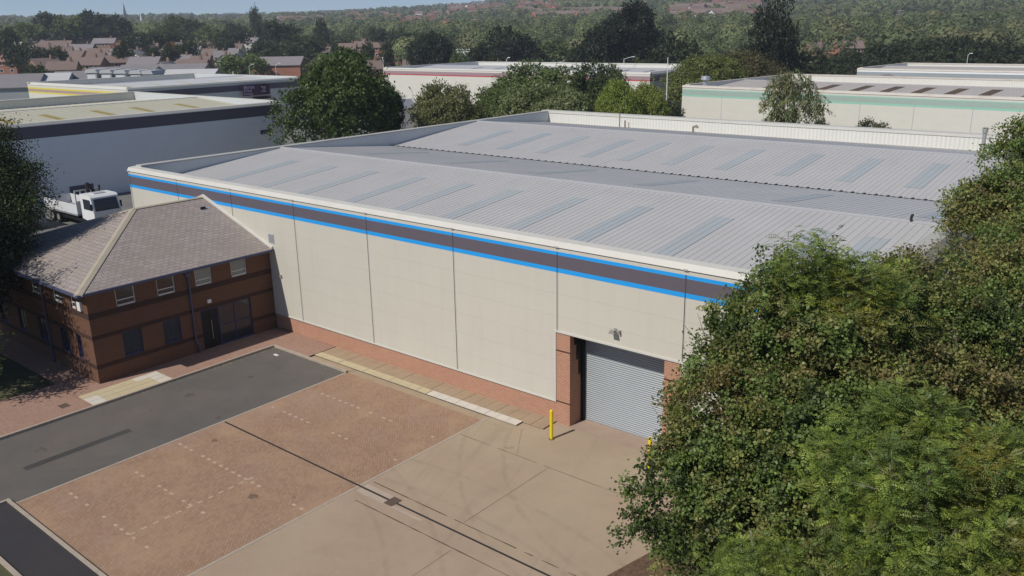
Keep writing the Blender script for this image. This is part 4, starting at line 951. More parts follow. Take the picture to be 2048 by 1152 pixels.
# mid-distance trees: unit crowns (height 1, radius .5) shared by many trees
def unit_lobes(kind, g):
    lo = []
    if kind == 'round':
        for _ in range(30):
            d = unit(g.normal(size=3)); d[2] = abs(d[2]) * .9 - .3
            lo.append((np.array([0, 0, .54]) + d * np.array([.32, .32, .33]) * g.uniform(.78, 1.16), (.11 + .09 * g.random(),) * 3))
        lo.append((np.array([0, 0, .52]), (.3, .3, .3)))
    elif kind == 'wide':
        for _ in range(34):
            d = unit(g.normal(size=3)); d[2] = abs(d[2]) * .8 - .15
            lo.append((np.array([0, 0, .45]) + d * np.array([.38, .38, .38]), (.13 + .06 * g.random(),) * 3))
        lo.append((np.array([0, 0, .4]), (.32, .32, .3)))
    elif kind == 'poplar':
        for k in range(18):
            z = .12 + .82 * k / 17; r = .42 * math.sin(math.pi * (.1 + .86 * (1 - k / 17) ** 1.25)) ** .8 * .8 + .05
            lo.append((np.array([g.normal() * .04, g.normal() * .04, z]), (r, r, .12)))
    elif kind == 'conifer':
        for k in range(26):
            z = .06 + .92 * k / 25; r = .46 * (1 - k / 26) ** .75 + .03
            for q in range(4):
                a = g.random() * 6.28; lo.append((np.array([math.cos(a) * r * .5, math.sin(a) * r * .5, z]), (r * .6, r * .6, .06)))
    return lo
UNIT = {}
PALW = [((.72, .72, .72), 2), ((1, 1, 1), 4), ((1.25, 1.18, 1.05), 3), ((1.5, 1.4, 1.1), 1)]
for kind in ('round', 'wide', 'poplar', 'conifer'):
    for q, (n, per, lnf) in (('near', (2300, 14, .024)), ('far', (420, 7, .058))):
        for s_ in range(3):
            g = np.random.default_rng(100 + s_ + 7 * len(UNIT)); lo = unit_lobes(kind, g)
            me = broadleaf(kind + '_crown', 300 + len(UNIT), lo, n, per,   .02 if q == 'near' else .028, lnf, lnf * .8, PALW, M['leaf_far'] if q == 'far' else M['leaf'], gap=-.6, gapf=8, inner=.55, axis_len=.05, upn=.3, dw=1.3, nz=.38)
            m = MB(); limbs(m, (0, 0, 0), (0, 0, .6 if kind != 'conifer' else .9), .02, [tuple(l[0]) for l in lo[:6]], g, 5, .08, 0)
            tm = m.build('trunk', M['bark']).data; bpy.data.objects.remove(bpy.data.objects['trunk'] if 'trunk' in bpy.data.objects and bpy.data.objects['trunk'].data == tm else [o for o in bpy.data.objects if o.data == tm][0])
            UNIT[(kind, q, s_)] = (me, tm)
trng = random.Random(9); TREES = []
def mid_tree(pos, h, wid, kind, col, label, q=None, group=None, name=None, d=200):
    q = q or ('near' if d < 175 else 'far'); me, tm = UNIT[(kind, q, trng.randrange(3))]
    nm = name or {'round': 'broadleaf_tree', 'wide': 'bushy_tree', 'poplar': 'columnar_tree', 'conifer': 'conifer_tree'}[kind]
    t = thing(nm, label, 'tree', tuple(pos), trng.random() * 6.28, group); t.scale = (wid, wid, h)
    for n_, mm in (('trunk', tm), ('crown', me)):
        o = bpy.data.objects.new(n_, mm); COL.objects.link(o); o.parent = t
        if n_ == 'crown': o.color = (*col, 1)
    TREES.append((pos[0], pos[1], wid / 2)); return t
def px_tree(px, ytop, d, wpx, kind, col, label, **k):
    p = at(px, ytop, d); b = float(T(p[0], p[1])); h = p[2] - b
    return mid_tree((p[0], p[1], b - .1), h * 1.08, wpx / FPX * d * 1.2, kind, col, label, d=d, **k)
dk, gn, ol, lm, bz = (.075, .098, .042), (.185, .24, .08), (.33, .335, .135), (.42, .50, .10), (.23, .2, .085)
px_tree(676, 104, 100, 208, 'round', (.135, .205, .05), 'large round deep green tree between the two nearest warehouses', q='near')
px_tree(768, 150, 106, 62, 'wide', (.065, .1, .035), 'dark tree leaning right of the large round deep green tree')
px_tree(893, 152, 110, 122, 'wide', ol, 'olive bush with russet tops directly behind the warehouse parapet')
px_tree(990, 158, 114, 105, 'wide', (.26, .33, .11), 'green bush between the olive bush and the pale bush')
px_tree(1090, 154, 108, 160, 'wide', (.38, .42, .19), 'pale silvery green bush behind the warehouse corner')
px_tree(1085, 114, 124, 200, 'wide', sc3(gn, 1.25), 'dark topped tree rising behind the pale silvery bush')
px_tree(1200, 110, 126, 105, 'wide', (.12, .165, .055), 'dark green tree left of the lime green tree')
px_tree(1240, 150, 106, 84, 'wide', lm, 'left of two lime green trees behind the warehouse back parapet')
px_tree(1292, 158, 108, 84, 'wide', (.42, .48, .10), 'right of two lime green trees beside the flagpole')
px_tree(1335, 195, 116, 60, 'wide', dk, 'dark shrub at the foot of the flagpole')
px_tree(1415, 98, 152, 140, 'wide', (.31, .35, .10), 'yellow green tree at the left end of the cream warehouse')
px_tree(1490, 92, 165, 130, 'wide', bz, 'bronze tinged thin tree left of the tall conifer')
px_tree(1555, -38, 172, 120, 'conifer', (.05, .062, .03), 'tall dark conifer rising above everything near the hillside')
px_tree(1605, 92, 178, 110, 'wide', dk, 'dark bushy tree at the right foot of the tall conifer')
px_tree(1750, 230, 92, 80, 'wide', (.16, .16, .07), 'thin shrub poking above the back parapet against the cream wall')
px_tree(1645, 232, 92, 50, 'wide', (.16, .16, .07), 'low shrub right of the weeping tree')
px_tree(1258, 6, 232, 135, 'round', (.05, .064, .036), 'tallest dark broad tree beyond the white warehouse', q='near')
px_tree(1195, 50, 236, 80, 'round', (.06, .078, .042), 'dark tree left against the tallest dark broad tree')
px_tree(1352, 62, 215, 90, 'round', dk, 'round dark tree right of the tallest dark tree')
px_tree(862, 66, 262, 90, 'round', (.056, .074, .034), 'round dark tree beyond the white warehouse left half', q='near')
px_tree(1005, 54, 285, 80, 'round', dk, 'tall dark tree in the clump over the white warehouse')
px_tree(1045, 74, 268, 85, 'round', (.04, .05, .03), 'dark greyish tree at the right of the clump over the white warehouse')
px_tree(962, 86, 255, 52, 'round', dk, 'small dark tree at the left of the clump over the white warehouse')
px_tree(916, 98, 246, 38, 'wide', gn, 'small green bush in front of the white curved roof')
px_tree(1112, 74, 300, 95, 'wide', gn, 'mid green tree before the hill centre')
px_tree(1160, 92, 262, 60, 'round', dk, 'dark tree between the white gabled sheds')
px_tree(1065, 112, 240, 55, 'wide', gn, 'low green tree left of a white gabled shed')
hl = ['leftmost', 'second', 'third', 'fourth', 'fifth', 'sixth', 'seventh', 'eighth', 'ninth', 'tenth']
for i, (a, b) in enumerate(((1640, 118), (1688, 100), (1735, 90), (1785, 80), (1840, 70), (1890, 66), (1935, 64), (1985, 78), (2030, 84), (2075, 88))):
    px_tree(a, b, 222 + 5 * (i % 3), 105, 'wide', sc3(dk, .9 + .12 * (i % 3)), hl[i] + ' tree from the left in the dark hedge row beyond the farthest warehouse', group='dark hedge row trees')
    px_tree(a + 22, b + 22, 205, 90, 'wide', sc3(dk, 1.1), hl[i] + ' bush from the left in front of the dark hedge row', group='bushes before the dark hedge row', name='bush')
LT = [(640, 48, 420, 38, 'poplar', dk, 'very dark rounded columnar cypress above the big round tree'), (600, 66, 380, 90, 'round', dk, 'dark round tree left of the columnar cypress'), (548, 40, 430, 85, 'round', (.036, .05, .022), 'tall dark tree above the red brick hall'), (522, 82, 360, 60, 'round', dk, 'dark tree left above the red brick hall'),
 (480, 102, 285, 85, 'wide', gn, 'green bush left of the red brick hall'), (508, 21, 520, 24, 'poplar', dk, 'slim dark poplar on the skyline'), (465, 42, 450, 55, 'round', dk, 'dark tree below the long grey block'), (445, 70, 400, 45, 'round', dk, 'lower dark tree below the long grey block'), (415, 48, 470, 50, 'round', gn, 'mid green tree left of the long grey block'), (385, 40, 500, 50, 'round', (.06, .075, .035), 'grey green tree near the skyline left of the long grey block'),
 (350, 26, 520, 55, 'round', (.085, .105, .04), 'light green tree on the skyline right of the white spire'), (335, 55, 430, 65, 'round', (.08, .1, .035), 'light green tree below the skyline right of the spires'), (302, 62, 420, 48, 'round', dk, 'dark tree below the white spire'), (268, 62, 410, 50, 'round', dk, 'dark tree right of the red gabled house'), (232, 30, 500, 60, 'round', dk, 'dark tree under the church spire'), (205, 30, 500, 60, 'round', (.03, .042, .025), 'dark tree left of the church spire'), (172, 22, 510, 62, 'round', (.036, .055, .024), 'tall tree in the dark row left of the church spire'), (140, 26, 500, 66, 'round', gn, 'green tree in the dark row on the left skyline'), (93, 22, 500, 66, 'round', dk, 'tallest dark tree on the left skyline'), (50, 42, 470, 65, 'round', gn, 'green tree left of the tallest dark skyline tree'), (12, 55, 360, 55, 'round', dk, 'dark tree at the left picture edge'),
 (45, 84, 320, 75, 'wide', (.042, .055, .024), 'dark bush among the houses near the left edge'), (98, 88, 330, 55, 'wide', dk, 'dark bush right of the white gabled house'), (243, 84, 330, 38, 'round', dk, 'round dark tree before the red gabled house'), (300, 90, 320, 32, 'round', dk, 'small dark tree right of the red gabled house'), (335, 88, 330, 34, 'round', dk, 'small dark tree among white houses'), (375, 82, 340, 45, 'round', dk, 'dark tree above the white houses'), (572, 86, 330, 95, 'wide', dk, 'wide dark tree behind the red brick hall'), (70, 124, 240, 45, 'wide', dk, 'low dark hedge bush by the saw tooth sheds'),
 (735, 92, 300, 36, 'poplar', (.055, .07, .03), 'upright green tree before the red terrace'), (773, 88, 290, 34, 'poplar', (.05, .065, .03), 'upright green tree right before the red terrace'), (700, 96, 290, 55, 'wide', gn, 'green bush left before the red terrace'), (752, 54, 420, 42, 'round', dk, 'dark round bush above the red terrace'), (797, 52, 410, 45, 'round', (.05, .08, .035), 'dark green tree above the right of the red terrace'), (685, 66, 440, 60, 'wide', (.085, .1, .04), 'light green bush above the red terrace'), (835, 60, 360, 80, 'wide', (.07, .09, .035), 'light green tree behind the round dark tree'), (660, 100, 290, 60, 'wide', gn, 'green bush above the big round tree'), (342, 80, 400, 26, 'round', (.22, .12, .04), 'orange autumn tree among the houses')]
for a in LT: px_tree(*a[:5], sc3(a[5], 1.3 if a[5] in (dk, gn, ol) else 1.9), a[6])  # far crowns lightened: haze is put into their leaf colour
# the weeping tree in front of the cream warehouse
lb = [(at(1580, 175, 104) + np.array([a, b, c]), (r, r, r)) for a, b, c, r in ((0, 0, 1.2, 1.6), (-1.2, -1, .6, 1.3), (1.3, 1, .5, 1.4), (2.2, 1.9, -1.2, 1.1), (-1.6, -1.5, -.8, 1.2), (0, 0, -1.5, 1.8), (.8, .5, -3.5, 1.7), (-1, -.6, -3.6, 1.8), (3, 2.4, -2.6, .7), (0, 0, -5.5, 2))]
p_ = at(1585, 160, 104)
near_tree('weeping_tree', 'weeping birch with hanging sprays against the cream green banded wall', 'tree', (p_[0], p_[1], 0), lb,
    broadleaf('weeping_crown', 16, lb, 700, 30, .09, .3, .1, [((.22, .225, .095), 4), ((.27, .255, .12), 4), ((.17, .235, .09), 3)], M['leaf'], gap=-.35, gapf=1.5, inner=.3, droop=1.0, axis_len=1.8), .2, 17)
# bright clipped hedge
me = broadleaf('hedge_leaves', 33, [(np.array([x, 0, .75]), (.7, .55, .7)) for x in np.arange(-4.5, 4.6, .5)], 700, 9, .12, .22, .16, [((.24, .27, .03), 3), ((.3, .31, .04), 2)], M['leaf'], inner=.6)
p_ = at(840, 243, 124); o = bpy.data.objects.new('hedge', me); COL.objects.link(o); o.location = (p_[0], p_[1], 0); o.rotation_euler = (0, 0, R(40))
tag(o, 'bright yellow green clipped hedge behind the silver car', 'hedge')

# ---------------------------------------------------------------- houses and other far buildings
def solve(px, py, h):
    d = 150.0
    while d < 2600:
        p = at(px, py, d)
        if p[2] <= T(p[0], p[1]) + h: return p, d
        d *= 1.01
    return p, d
def house(px, py, wpx, wall, roof, label, rz=0.0, h=7.6, name='house', cat='house', chim=True, group=None, dep=7.5, win=True, rh=2.6, rows=2):
    p, d = solve(px, py, h); W_ = wpx / FPX * d; b = float(T(p[0], p[1])) - .3; h = p[2] - b
    t = thing(name, label, cat, (p[0], p[1], b), rz, group); e = h - rh; D = dep
    m = MB(); m.box(-W_ / 2, W_ / 2, -D / 2, D / 2, 0, e)
    for s_ in (-1, 1): m.extrude([(s_ * W_ / 2, -D / 2, e), (s_ * W_ / 2, D / 2, e), (s_ * W_ / 2, 0, h - .12)], (-s_ * .2, 0, 0))
    m.build('wall', M[wall], t)
    m = MB()
    for s_ in (-1, 1): m.extrude([(-W_ / 2 - .3, s_ * (D / 2 + .4), e - .15), (-W_ / 2 - .3, 0, h), (-W_ / 2 - .3, 0, h - .18), (-W_ / 2 - .3, s_ * (D / 2 + .4), e - .35)], (W_ + .6, 0, 0))
    r = m.build('roof', M[roof], t)
    if chim:
        m = MB(); m.box(W_ * .28 - .35, W_ * .28 + .35, -.45, .45, h - .9, h + 1.0); m.tube((W_ * .28, 0, h + 1), (W_ * .28, 0, h + 1.35), .13); m.build('chimney', M['hs_brown'], r)
    if win:
        n = max(2, int(W_ / 3.2))
        for k in range(n):
            for z in [1.0 + 2.6 * q for q in range(rows)]:
                if z + 1.3 > e: continue
                x = -W_ / 2 + W_ * (k + .5) / n
                m = MB(); m.box(x - .75, x + .75, -D / 2 - .05, -D / 2 + .02, z, z + 1.25); f = m.build('window', M['white'], t)
                m = MB(); m.box(x - .6, x + .6, -D / 2 - .06, -D / 2 - .051, z + .15, z + 1.1); m.build('pane', M['glass'], f)
    return t
A = R(40)
HS = [(8, 108, 62, 'hs_red', 'rf_red', 'red brick house with plum roof at the left picture edge', A), (88, 116, 50, 'hs_brown', 'rf_brown', 'brown roofed house with red gable behind the saw tooth sheds', A + .9), (125, 122, 55, 'hs_brown', 'rf_brown', 'low brown house right of the red gabled one', A + .2), (172, 114, 70, 'hs_brown', 'rf_brown', 'long brown roofed house in the nearest house row', A), (232, 110, 62, 'hs_red', 'rf_brown', 'dark brown roofed house beside the long brown roofed house', A + .3),
 (330, 122, 48, 'hs_white', 'rf_grey', 'house with bright white gable beyond the grey shed roofs', A + 1.5), (385, 118, 60, 'hs_brown', 'rf_brown', 'brown house right of the bright white gable', A), (290, 113, 60, 'hs_brown', 'rf_grey', 'brown house left of the bright white gable', A),
 (44, 76, 34, 'hs_white', 'rf_grey', 'white gabled house in the upper left rows', A + 1.5), (78, 73, 44, 'hs_brown', 'rf_grey', 'grey roofed house right of the white gabled one', A), (112, 81, 60, 'hs_brown', 'rf_brown', 'plum roofed terrace in the upper left rows', A + .1), (85, 90, 46, 'hs_white', 'rf_brown', 'house with plum roof and pale walls below the plum roofed terrace', A + .2), (125, 92, 34, 'hs_white', 'rf_brown', 'house with white ground floor in the left rows', A + .3), (160, 88, 56, 'hs_brown', 'rf_grey', 'grey roofed terrace in the middle of the left rows', A), (175, 71, 46, 'hs_brown', 'rf_brown', 'high brown roofed house below the dark skyline trees', A), (210, 76, 44, 'hs_brown', 'rf_grey', 'grey house left of the red gabled house', A), (255, 80, 50, 'hs_red', 'rf_red', 'red gabled house with pale verge in the left rows', A + 1.2), (205, 96, 60, 'hs_brown', 'rf_brown', 'brown terrace below the grey house', A), (282, 74, 40, 'hs_brown', 'rf_grey', 'grey roofed house right of the red gabled house', A),
 (358, 84, 22, 'hs_white', 'rf_grey', 'pale house behind the orange autumn tree', A + 1), (420, 97, 28, 'hs_white', 'rf_brown', 'broad white house in the tree gap', A), (440, 101, 22, 'hs_white', 'rf_grey', 'second white house in the tree gap', A + .2), (468, 96, 20, 'hs_white', 'rf_grey', 'small white house right in the tree gap', A), (449, 109, 24, 'hs_white', 'rf_grey', 'house with white triangular gable below the tree gap', A + 1.5), (503, 75, 26, 'hs_white', 'rf_grey', 'white house between the dark trees above the hall', A), (415, 78, 26, 'hs_brown', 'rf_brown', 'brown house glimpsed between dark trees', A), (390, 92, 24, 'hs_white', 'rf_grey', 'pale house left of the tree gap', A),
 (695, 86, 34, 'hs_red', 'rf_brown', 'left end house of the red terrace', A), (728, 82, 38, 'hs_red', 'rf_brown', 'second house of the red terrace', A), (762, 83, 32, 'hs_red', 'rf_brown', 'third house of the red terrace', A), (792, 78, 34, 'hs_red', 'rf_grey', 'right hand house at the back of the red terrace', A), (797, 92, 44, 'hs_red', 'rf_brown', 'front house of the red terrace with a row of white windows', A), (650, 92, 22, 'hs_white', 'rf_brown', 'pale house left of the red terrace', A), (715, 78, 30, 'hs_red', 'rf_brown', 'upper house behind the red terrace', A), (738, 120, 46, 'hs_red', 'rf_brown', 'brown roofed house just left of the white warehouse end', A + .3), (830, 118, 46, 'hs_brown', 'rf_brown', 'brown roofed house behind the white warehouse end', A),
 (1155, 83, 32, 'hs_white', 'rf_brown', 'brown roofed house with white gable left of the tallest dark tree', A), (1635, 84, 36, 'hs_brown', 'rf_brown', 'brown roofed house above the dark hedge row', A + .2), (1672, 84, 28, 'hs_red', 'rf_brown', 'red gabled house above the dark hedge row', A + 1.3), (1705, 81, 36, 'hs_red', 'rf_brown', 'brown roofed house right of the red gabled one', A - .1)]
HS += [(15, 92, 40, 'hs_brown', 'rf_brown', 'plum roofed house by the left edge above the dark bush', A), (58, 102, 36, 'hs_brown', 'rf_grey', 'grey roofed house tucked behind the dark bush', A + .2), (150, 101, 40, 'hs_red', 'rf_brown', 'red walled house above the long brown roof', A - .1), (192, 104, 34, 'hs_white', 'rf_brown', 'pale walled house above the long brown roof', A + .1), (243, 98, 40, 'hs_brown', 'rf_grey', 'house with slate roof behind the round dark tree', A), (298, 86, 34, 'hs_red', 'rf_brown', 'red house right of the round dark tree', A + .2), (318, 101, 38, 'hs_brown', 'rf_brown', 'brown house left of the orange autumn tree', A), (270, 99, 34, 'hs_white', 'rf_grey', 'white house left of the bright white gable row', A + 1.4), (362, 109, 42, 'hs_brown', 'rf_grey', 'grey roofed house below the orange autumn tree', A), (402, 111, 38, 'hs_red', 'rf_brown', 'red house below the white houses in the gap', A), (472, 87, 26, 'hs_white', 'rf_brown', 'small pale house under the columnar dark trees', A), (532, 101, 36, 'hs_brown', 'rf_brown', 'brown house behind the red brick hall', A), (25, 73, 30, 'hs_brown', 'rf_grey', 'far grey roofed house at the left edge', A), (338, 74, 26, 'hs_white', 'rf_brown', 'far pale house below the light green tree', A), (585, 104, 30, 'hs_brown', 'rf_brown', 'brown house glimpsed between hall and big round tree', A), (610, 84, 24, 'hs_white', 'rf_grey', 'white house below the dark round tree', A)]
for px, py, wp, wl, rf_, lab, rz in HS: house(px, py, wp, wl, rf_, lab, rz)
house(560, 113, 92, 'hs_red', 'rf_grey', 'long red brick hall with grey roof', A, 8.2, 'brick_hall', 'hall', False, dep=12, win=False)
house(845, 104, 60, 'hs_white', 'roof_pale', 'low white shed under the red terrace', A, 5, 'shed', 'shed', False, dep=14, win=False)
house(925, 98, 55, 'hs_white', 'roof_pale', 'white roofed hall behind the small green bush', A, 7, 'shed', 'shed', False, dep=20, win=False, rh=3.5)
for px, py, wp, lab in ((1075, 107, 26, 'white gabled shed above the dark topped tree'), (1140, 111, 18, 'white gabled shed left of the dark tree'), (1170, 107, 20, 'white gabled shed right of the dark tree'), (1004, 104, 22, 'small white shed behind the clump of dark trees')):
    house(px, py, wp, 'hs_white', 'roof_pale', lab, A + 1.2, 6, 'shed', 'shed', False, dep=12, win=False)
# saw tooth and dormer sheds by the left edge
for px, py, wp, rzz, rf_, lab, hh in ((20, 148, 120, A + .25, 'roof_asbestos', 'dark sided shed with worn grey roof at the left edge', 7.5), (95, 146, 85, A + .25, 'roof_pale', 'shed with pale green grey roof behind the yellow striped gable', 7.5), (150, 142, 70, A + .25, 'roof_asbestos', 'shed with dark gable end behind the yellow striped gable', 7.5),
    (250, 133, 130, A, 'roof_asbestos', 'long low grey shed roof with roof vents', 7.0), (330, 128, 170, A, 'roof_asbestos', 'very long grey shed roof below the brown houses', 7.0), (385, 138, 100, A, 'roof_pale', 'pale shed roof right of the long grey shed', 6.0)):
    house(px, py, wp, 'grey_clad', rf_, lab, rzz, hh, 'shed', 'shed', False, dep=18, win=False, rh=3)
for k, px in enumerate((195, 224, 252, 282, 305)):
    p = at(px, 138 + k * .6, 205); t = thing('roof_dormer', hl[k] + ' white fronted dormer from the left on the grey shed row', 'dormer', (p[0], p[1], p[2] - 5.2), R(35), 'white dormers')
    m = MB(); m.box(-1.3, 1.3, -3, 3, 0, 4.4); m.build('wall', M['grey_clad'], t); m = MB(); m.extrude([(-1.6, -3.2, 4.4), (1.6, -3.2, 4.4), (1.2, -3.2, 5.2), (-1.2, -3.2, 5.2)], (0, 6.4, 0)); m.build('roof', M['roof_pale'], t); m = MB(); m.box(-1.0, 1.0, -3.06, -3.01, 2.6, 4.0); m.build('panel', M['white'], t)
wt = at(22, 195, 170)
for k in range(3):
    t = thing('parked_van', ['left white van in the yard beside the yellow striped gable', 'middle white van in the yard beside the yellow striped gable', 'grey van nearest the yellow striped gable'][k], 'van', (wt[0] + k * 2.9, wt[1] + k * 2.2, 0), R(-50), 'vans in the far yard')
    m = MB(); m.extrude([(-2.6, -1, .4), (2.5, -1, .4), (2.6, -1, 1.2), (1.9, -1, 1.5), (1.3, -1, 2.4), (-2.6, -1, 2.5)], (0, 2, 0)); m.build('body', M['white'] if k < 2 else M['far_grey'], t)
    m = MB(); m.poly([(1.93, -.85, 1.53), (1.93, .85, 1.53), (1.38, .8, 2.32), (1.38, -.8, 2.32)]); m.build('windscreen', M['glass'], t)
    for xx in (1.6, -1.6):
        m = MB(); m.tube((xx, -1.02, .36), (xx, 1.02, .36), .36, n=12); m.build('wheel', M['black'], t)
# skyline: spires, long block, pylon
p, d = at(250, 30, 1500), 1500; b = float(T(p[0], p[1])); s = 1500 / FPX
t = thing('church', 'dark church tower and needle spire on the left skyline', 'church', (p[0], p[1], b)); h0 = p[2] - b
m = MB(); m.box(-3.2, 3.2, -3.2, 3.2, 0, h0); m.build('tower', M['spire'], t); m = MB(); m.tube((0, 0, h0), (0, 0, h0 + 23 * s), 3.0, .1, n=8); m.build('spire', M['spire'], t)
m = MB(); m.box(-4, 4, -22, -3.2, 0, h0 * .45); m.build('nave', M['spire'], t)
p = at(283, 42, 1100); b = float(T(p[0], p[1])); t = thing('chapel', 'white chapel spire on the left skyline', 'church', (p[0], p[1], b)); h0 = p[2] - b
m = MB(); m.box(-1.8, 1.8, -1.8, 1.8, 0, h0); m.build('tower', M['hs_white'], t); m = MB(); m.tube((0, 0, h0), (0, 0, h0 + 10), 1.9, .1, n=8); m.build('spire', M['white'], t)
p = at(466, 29, 1500); b = float(T(p[0], p[1])); t = thing('office_block', 'long grey flat roofed block on the skyline', 'building', (p[0], p[1], b), A); h0 = p[2] - b; hw = 29 * 1500 / FPX
m = MB(); m.box(-hw, hw, -8, 8, 0, h0); m.build('wall', M['far_grey'], t); m = MB(); m.box(-hw - .4, hw + .4, -8.4, 8.4, h0, h0 + .8); m.build('roof', M['far_grey'], t)
m = MB(); m.box(-hw * .1, hw * .1, -4, 4, h0 + .8, h0 + 3); m.build('plant_room', M['far_grey'], t)
for k in range(2):
    m = MB(); m.box(-hw + 2, hw - 2, -8.1, -8.001, h0 - 3 - 4 * k, h0 - 1.4 - 4 * k); m.build('window', M['glass'], t)
for px, py, dd, wp, mt, lab in ((668, 21, 2100, 62, 'far_grey', 'long low pinkish block on the distant ridge'), (712, 22, 2150, 40, 'hs_white', 'long low white block right on the distant ridge'), (606, 27, 2050, 26, 'hs_white', 'small white block left on the distant ridge')):
    p = at(px, py, dd); b = float(T(p[0], p[1])) - 4; t = thing('office_block', lab, 'building', (p[0], p[1], b), A); hw = wp / 2 * dd / FPX; h0 = max(14, p[2] - b)
    m = MB(); m.box(-hw, hw, -10, 10, 0, h0); m.build('wall', M[mt], t); m = MB(); m.box(-hw - .5, hw + .5, -10.5, 10.5, h0, h0 + 1); m.build('roof', M['far_grey'], t)
p, d = onto(1795, 60); 
if p is not None:
    t = thing('pylon', 'lattice electricity pylon standing on the wooded slope', 'pylon', (p[0], p[1], p[2] - 1)); h0 = 42 / FPX * d; m = MB(); wb = h0 * .13
    for sx in (-1, 1):
        for sy in (-1, 1): m.tube((sx * wb, sy * wb, 0), (sx * .25, sy * .25, h0), .22, .14, 5)
    for k in range(6):
        z0_, z1_ = h0 * k / 6, h0 * (k + 1) / 6; a, c = wb * (1 - k / 6.3), wb * (1 - (k + 1) / 6.3)
        for sy in (-1, 1): m.tube((-a, sy * a, z0_), (c, sy * c, z1_), .1, .1, 4); m.tube((a, sy * a, z0_), (-c, sy * c, z1_), .1, .1, 4)
    m.build('lattice', M['pipe_rust'], t); m = MB()
    for f in (.62, .78, .94): m.tube((-h0 * .16, 0, h0 * f), (h0 * .16, 0, h0 * f), .2, .2, 5)
    m.build('crossarm', M['far_grey'], t)
# tiny houses on the hillside
hr = random.Random(21); HV = {}
M['tiny_white'] = plain('bright_render', (.88, .87, .82), .8, .04, .5); M['tiny_roof'] = plain('rust_brown_tiles', (.2, .1, .075), .9, .1, .5); M['tiny_red'] = plain('bright_red_brick', (.46, .19, .13), .9, .1, .5)
def tiny(kind):
    wl, rf_, W_ = {'white': ('tiny_white', 'rf_brown', 9), 'red': ('tiny_red', 'tiny_roof', 10), 'brown': ('hs_brown', 'tiny_roof', 12), 'terrace': ('tiny_red', 'rf_brown', 24)}[kind]
    m = MB(); m.box(-W_ / 2, W_ / 2, -4, 4, -2, 6.3); m.extrude([(-W_ / 2, -4, 6.3), (-W_ / 2, 4, 6.3), (-W_ / 2, 0, 8.2)], (W_, 0, 0)); m.mi = 1
    for s_ in (-1, 1): m.extrude([(-W_ / 2 - .3, s_ * 4.4, 6.2), (-W_ / 2 - .3, 0, 8.5), (-W_ / 2 - .3, 0, 8.25), (-W_ / 2 - .3, s_ * 4.4, 5.95)], (W_ + .6, 0, 0))
    m.mi = 2
    for k in range(int(W_ / 3)):
        for z in (1, 3.6): x = -W_ / 2 + 1.5 + 3 * k; m.box(x - .6, x + .6, -4.05, -3.9, z, z + 1.3)
    o = m.build('house', [M[wl], M[rf_], M['white']]); me = o.data; bpy.data.objects.remove(o); return me
for k in ('white', 'red', 'brown', 'terrace'): HV[k] = tiny(k)
CL = [((690, 880, 36, 56), 44, ['white', 'red', 'brown'], 'left slope below the ridge'), ((900, 1010, 14, 38), 46, ['red', 'white', 'brown', 'white'], 'steep slope right of the ridge end'), ((1040, 1120, -4, 32), 50, ['red', 'red', 'white', 'brown'], 'top centre of the hillside'), ((1060, 1240, 33, 46), 12, ['terrace', 'terrace', 'white'], 'terraces at mid height on the hillside'), ((1360, 1510, 18, 50), 44, ['red', 'white', 'terrace', 'brown'], 'clearing left of the tall conifer'), ((1190, 1330, -2, 14), 26, ['red', 'white', 'brown'], 'top edge above the tallest dark tree'), ((1770, 1870, 0, 15), 34, ['red', 'white'], 'top right of the hillside by the pylon'), ((1925, 2060, -6, 12), 40, ['red', 'brown', 'red', 'white'], 'far upper right of the hillside'), ((560, 660, 44, 58), 18, ['white', 'white', 'brown'], 'slope above the cypress'), ((780, 960, 50, 62), 8, ['red', 'white'], 'wood edge left of centre')]
HP = []
for (xa, xb, ya, yb), n, kinds, where in CL:
    for i in range(n):
        p, d = onto(hr.uniform(xa, xb), hr.uniform(ya, yb))
        if p is None or d < 330: continue
        k = hr.choice(kinds); o = bpy.data.objects.new('house', HV[k]); COL.objects.link(o)
        o.location = (p[0], p[1], float(T(p[0], p[1]))); o.rotation_euler = (0, 0, A + hr.gauss(0, .5)); o.scale = (1.25,) * 3
        colr = {'white': 'tiny white rendered house', 'red': 'tiny red brick house', 'brown': 'tiny brown house', 'terrace': 'tiny red terrace with white windows'}[k]
        tag(o, colr + ' at the ' + where, 'house', colr + 's, ' + where); HP.append((p[0], p[1]))
HP = np.array(HP)

# filler trees in the town belt, individually
g = np.random.default_rng(77); made = 0
BLD = [(o.location.x, o.location.y) for o in COL.objects if o.parent is None and o.get('category') in ('house', 'hall', 'shed') and o.type == 'EMPTY']
BLD = np.array(BLD)
while made < 150:
    a = np.radians(g.uniform(2, 76)); r = 245 + 420 * g.random() ** 1.1
    x, y = -math.sin(a) * r, math.cos(a) * r
    if np.min(np.hypot(BLD[:, 0] - x, BLD[:, 1] - y)) < 16: continue
    dd = math.hypot(x - CP[0], y - CP[1])
    h = g.uniform(5, 9) if r < 460 else g.uniform(6, 12)
    lim = CP[2] + dd * .0 
    kind = 'wide' if g.random() < .6 else 'round'; c = [dk, gn, ol, (.085, .11, .05)][g.integers(4)]
    lab = {0: 'dark', 1: 'mid green', 2: 'olive', 3: 'grey green'}[[dk, gn, ol, (.085, .11, .05)].index(c)]
    mid_tree((x, y, float(T(x, y)) - .2), h, h * g.uniform(.85, 1.25), kind, sc3(c, g.uniform(.85, 1.2)), lab + ' tree among the many trees filling the valley between houses and hill', 'far', lab + ' trees filling the valley', d=dd); made += 1
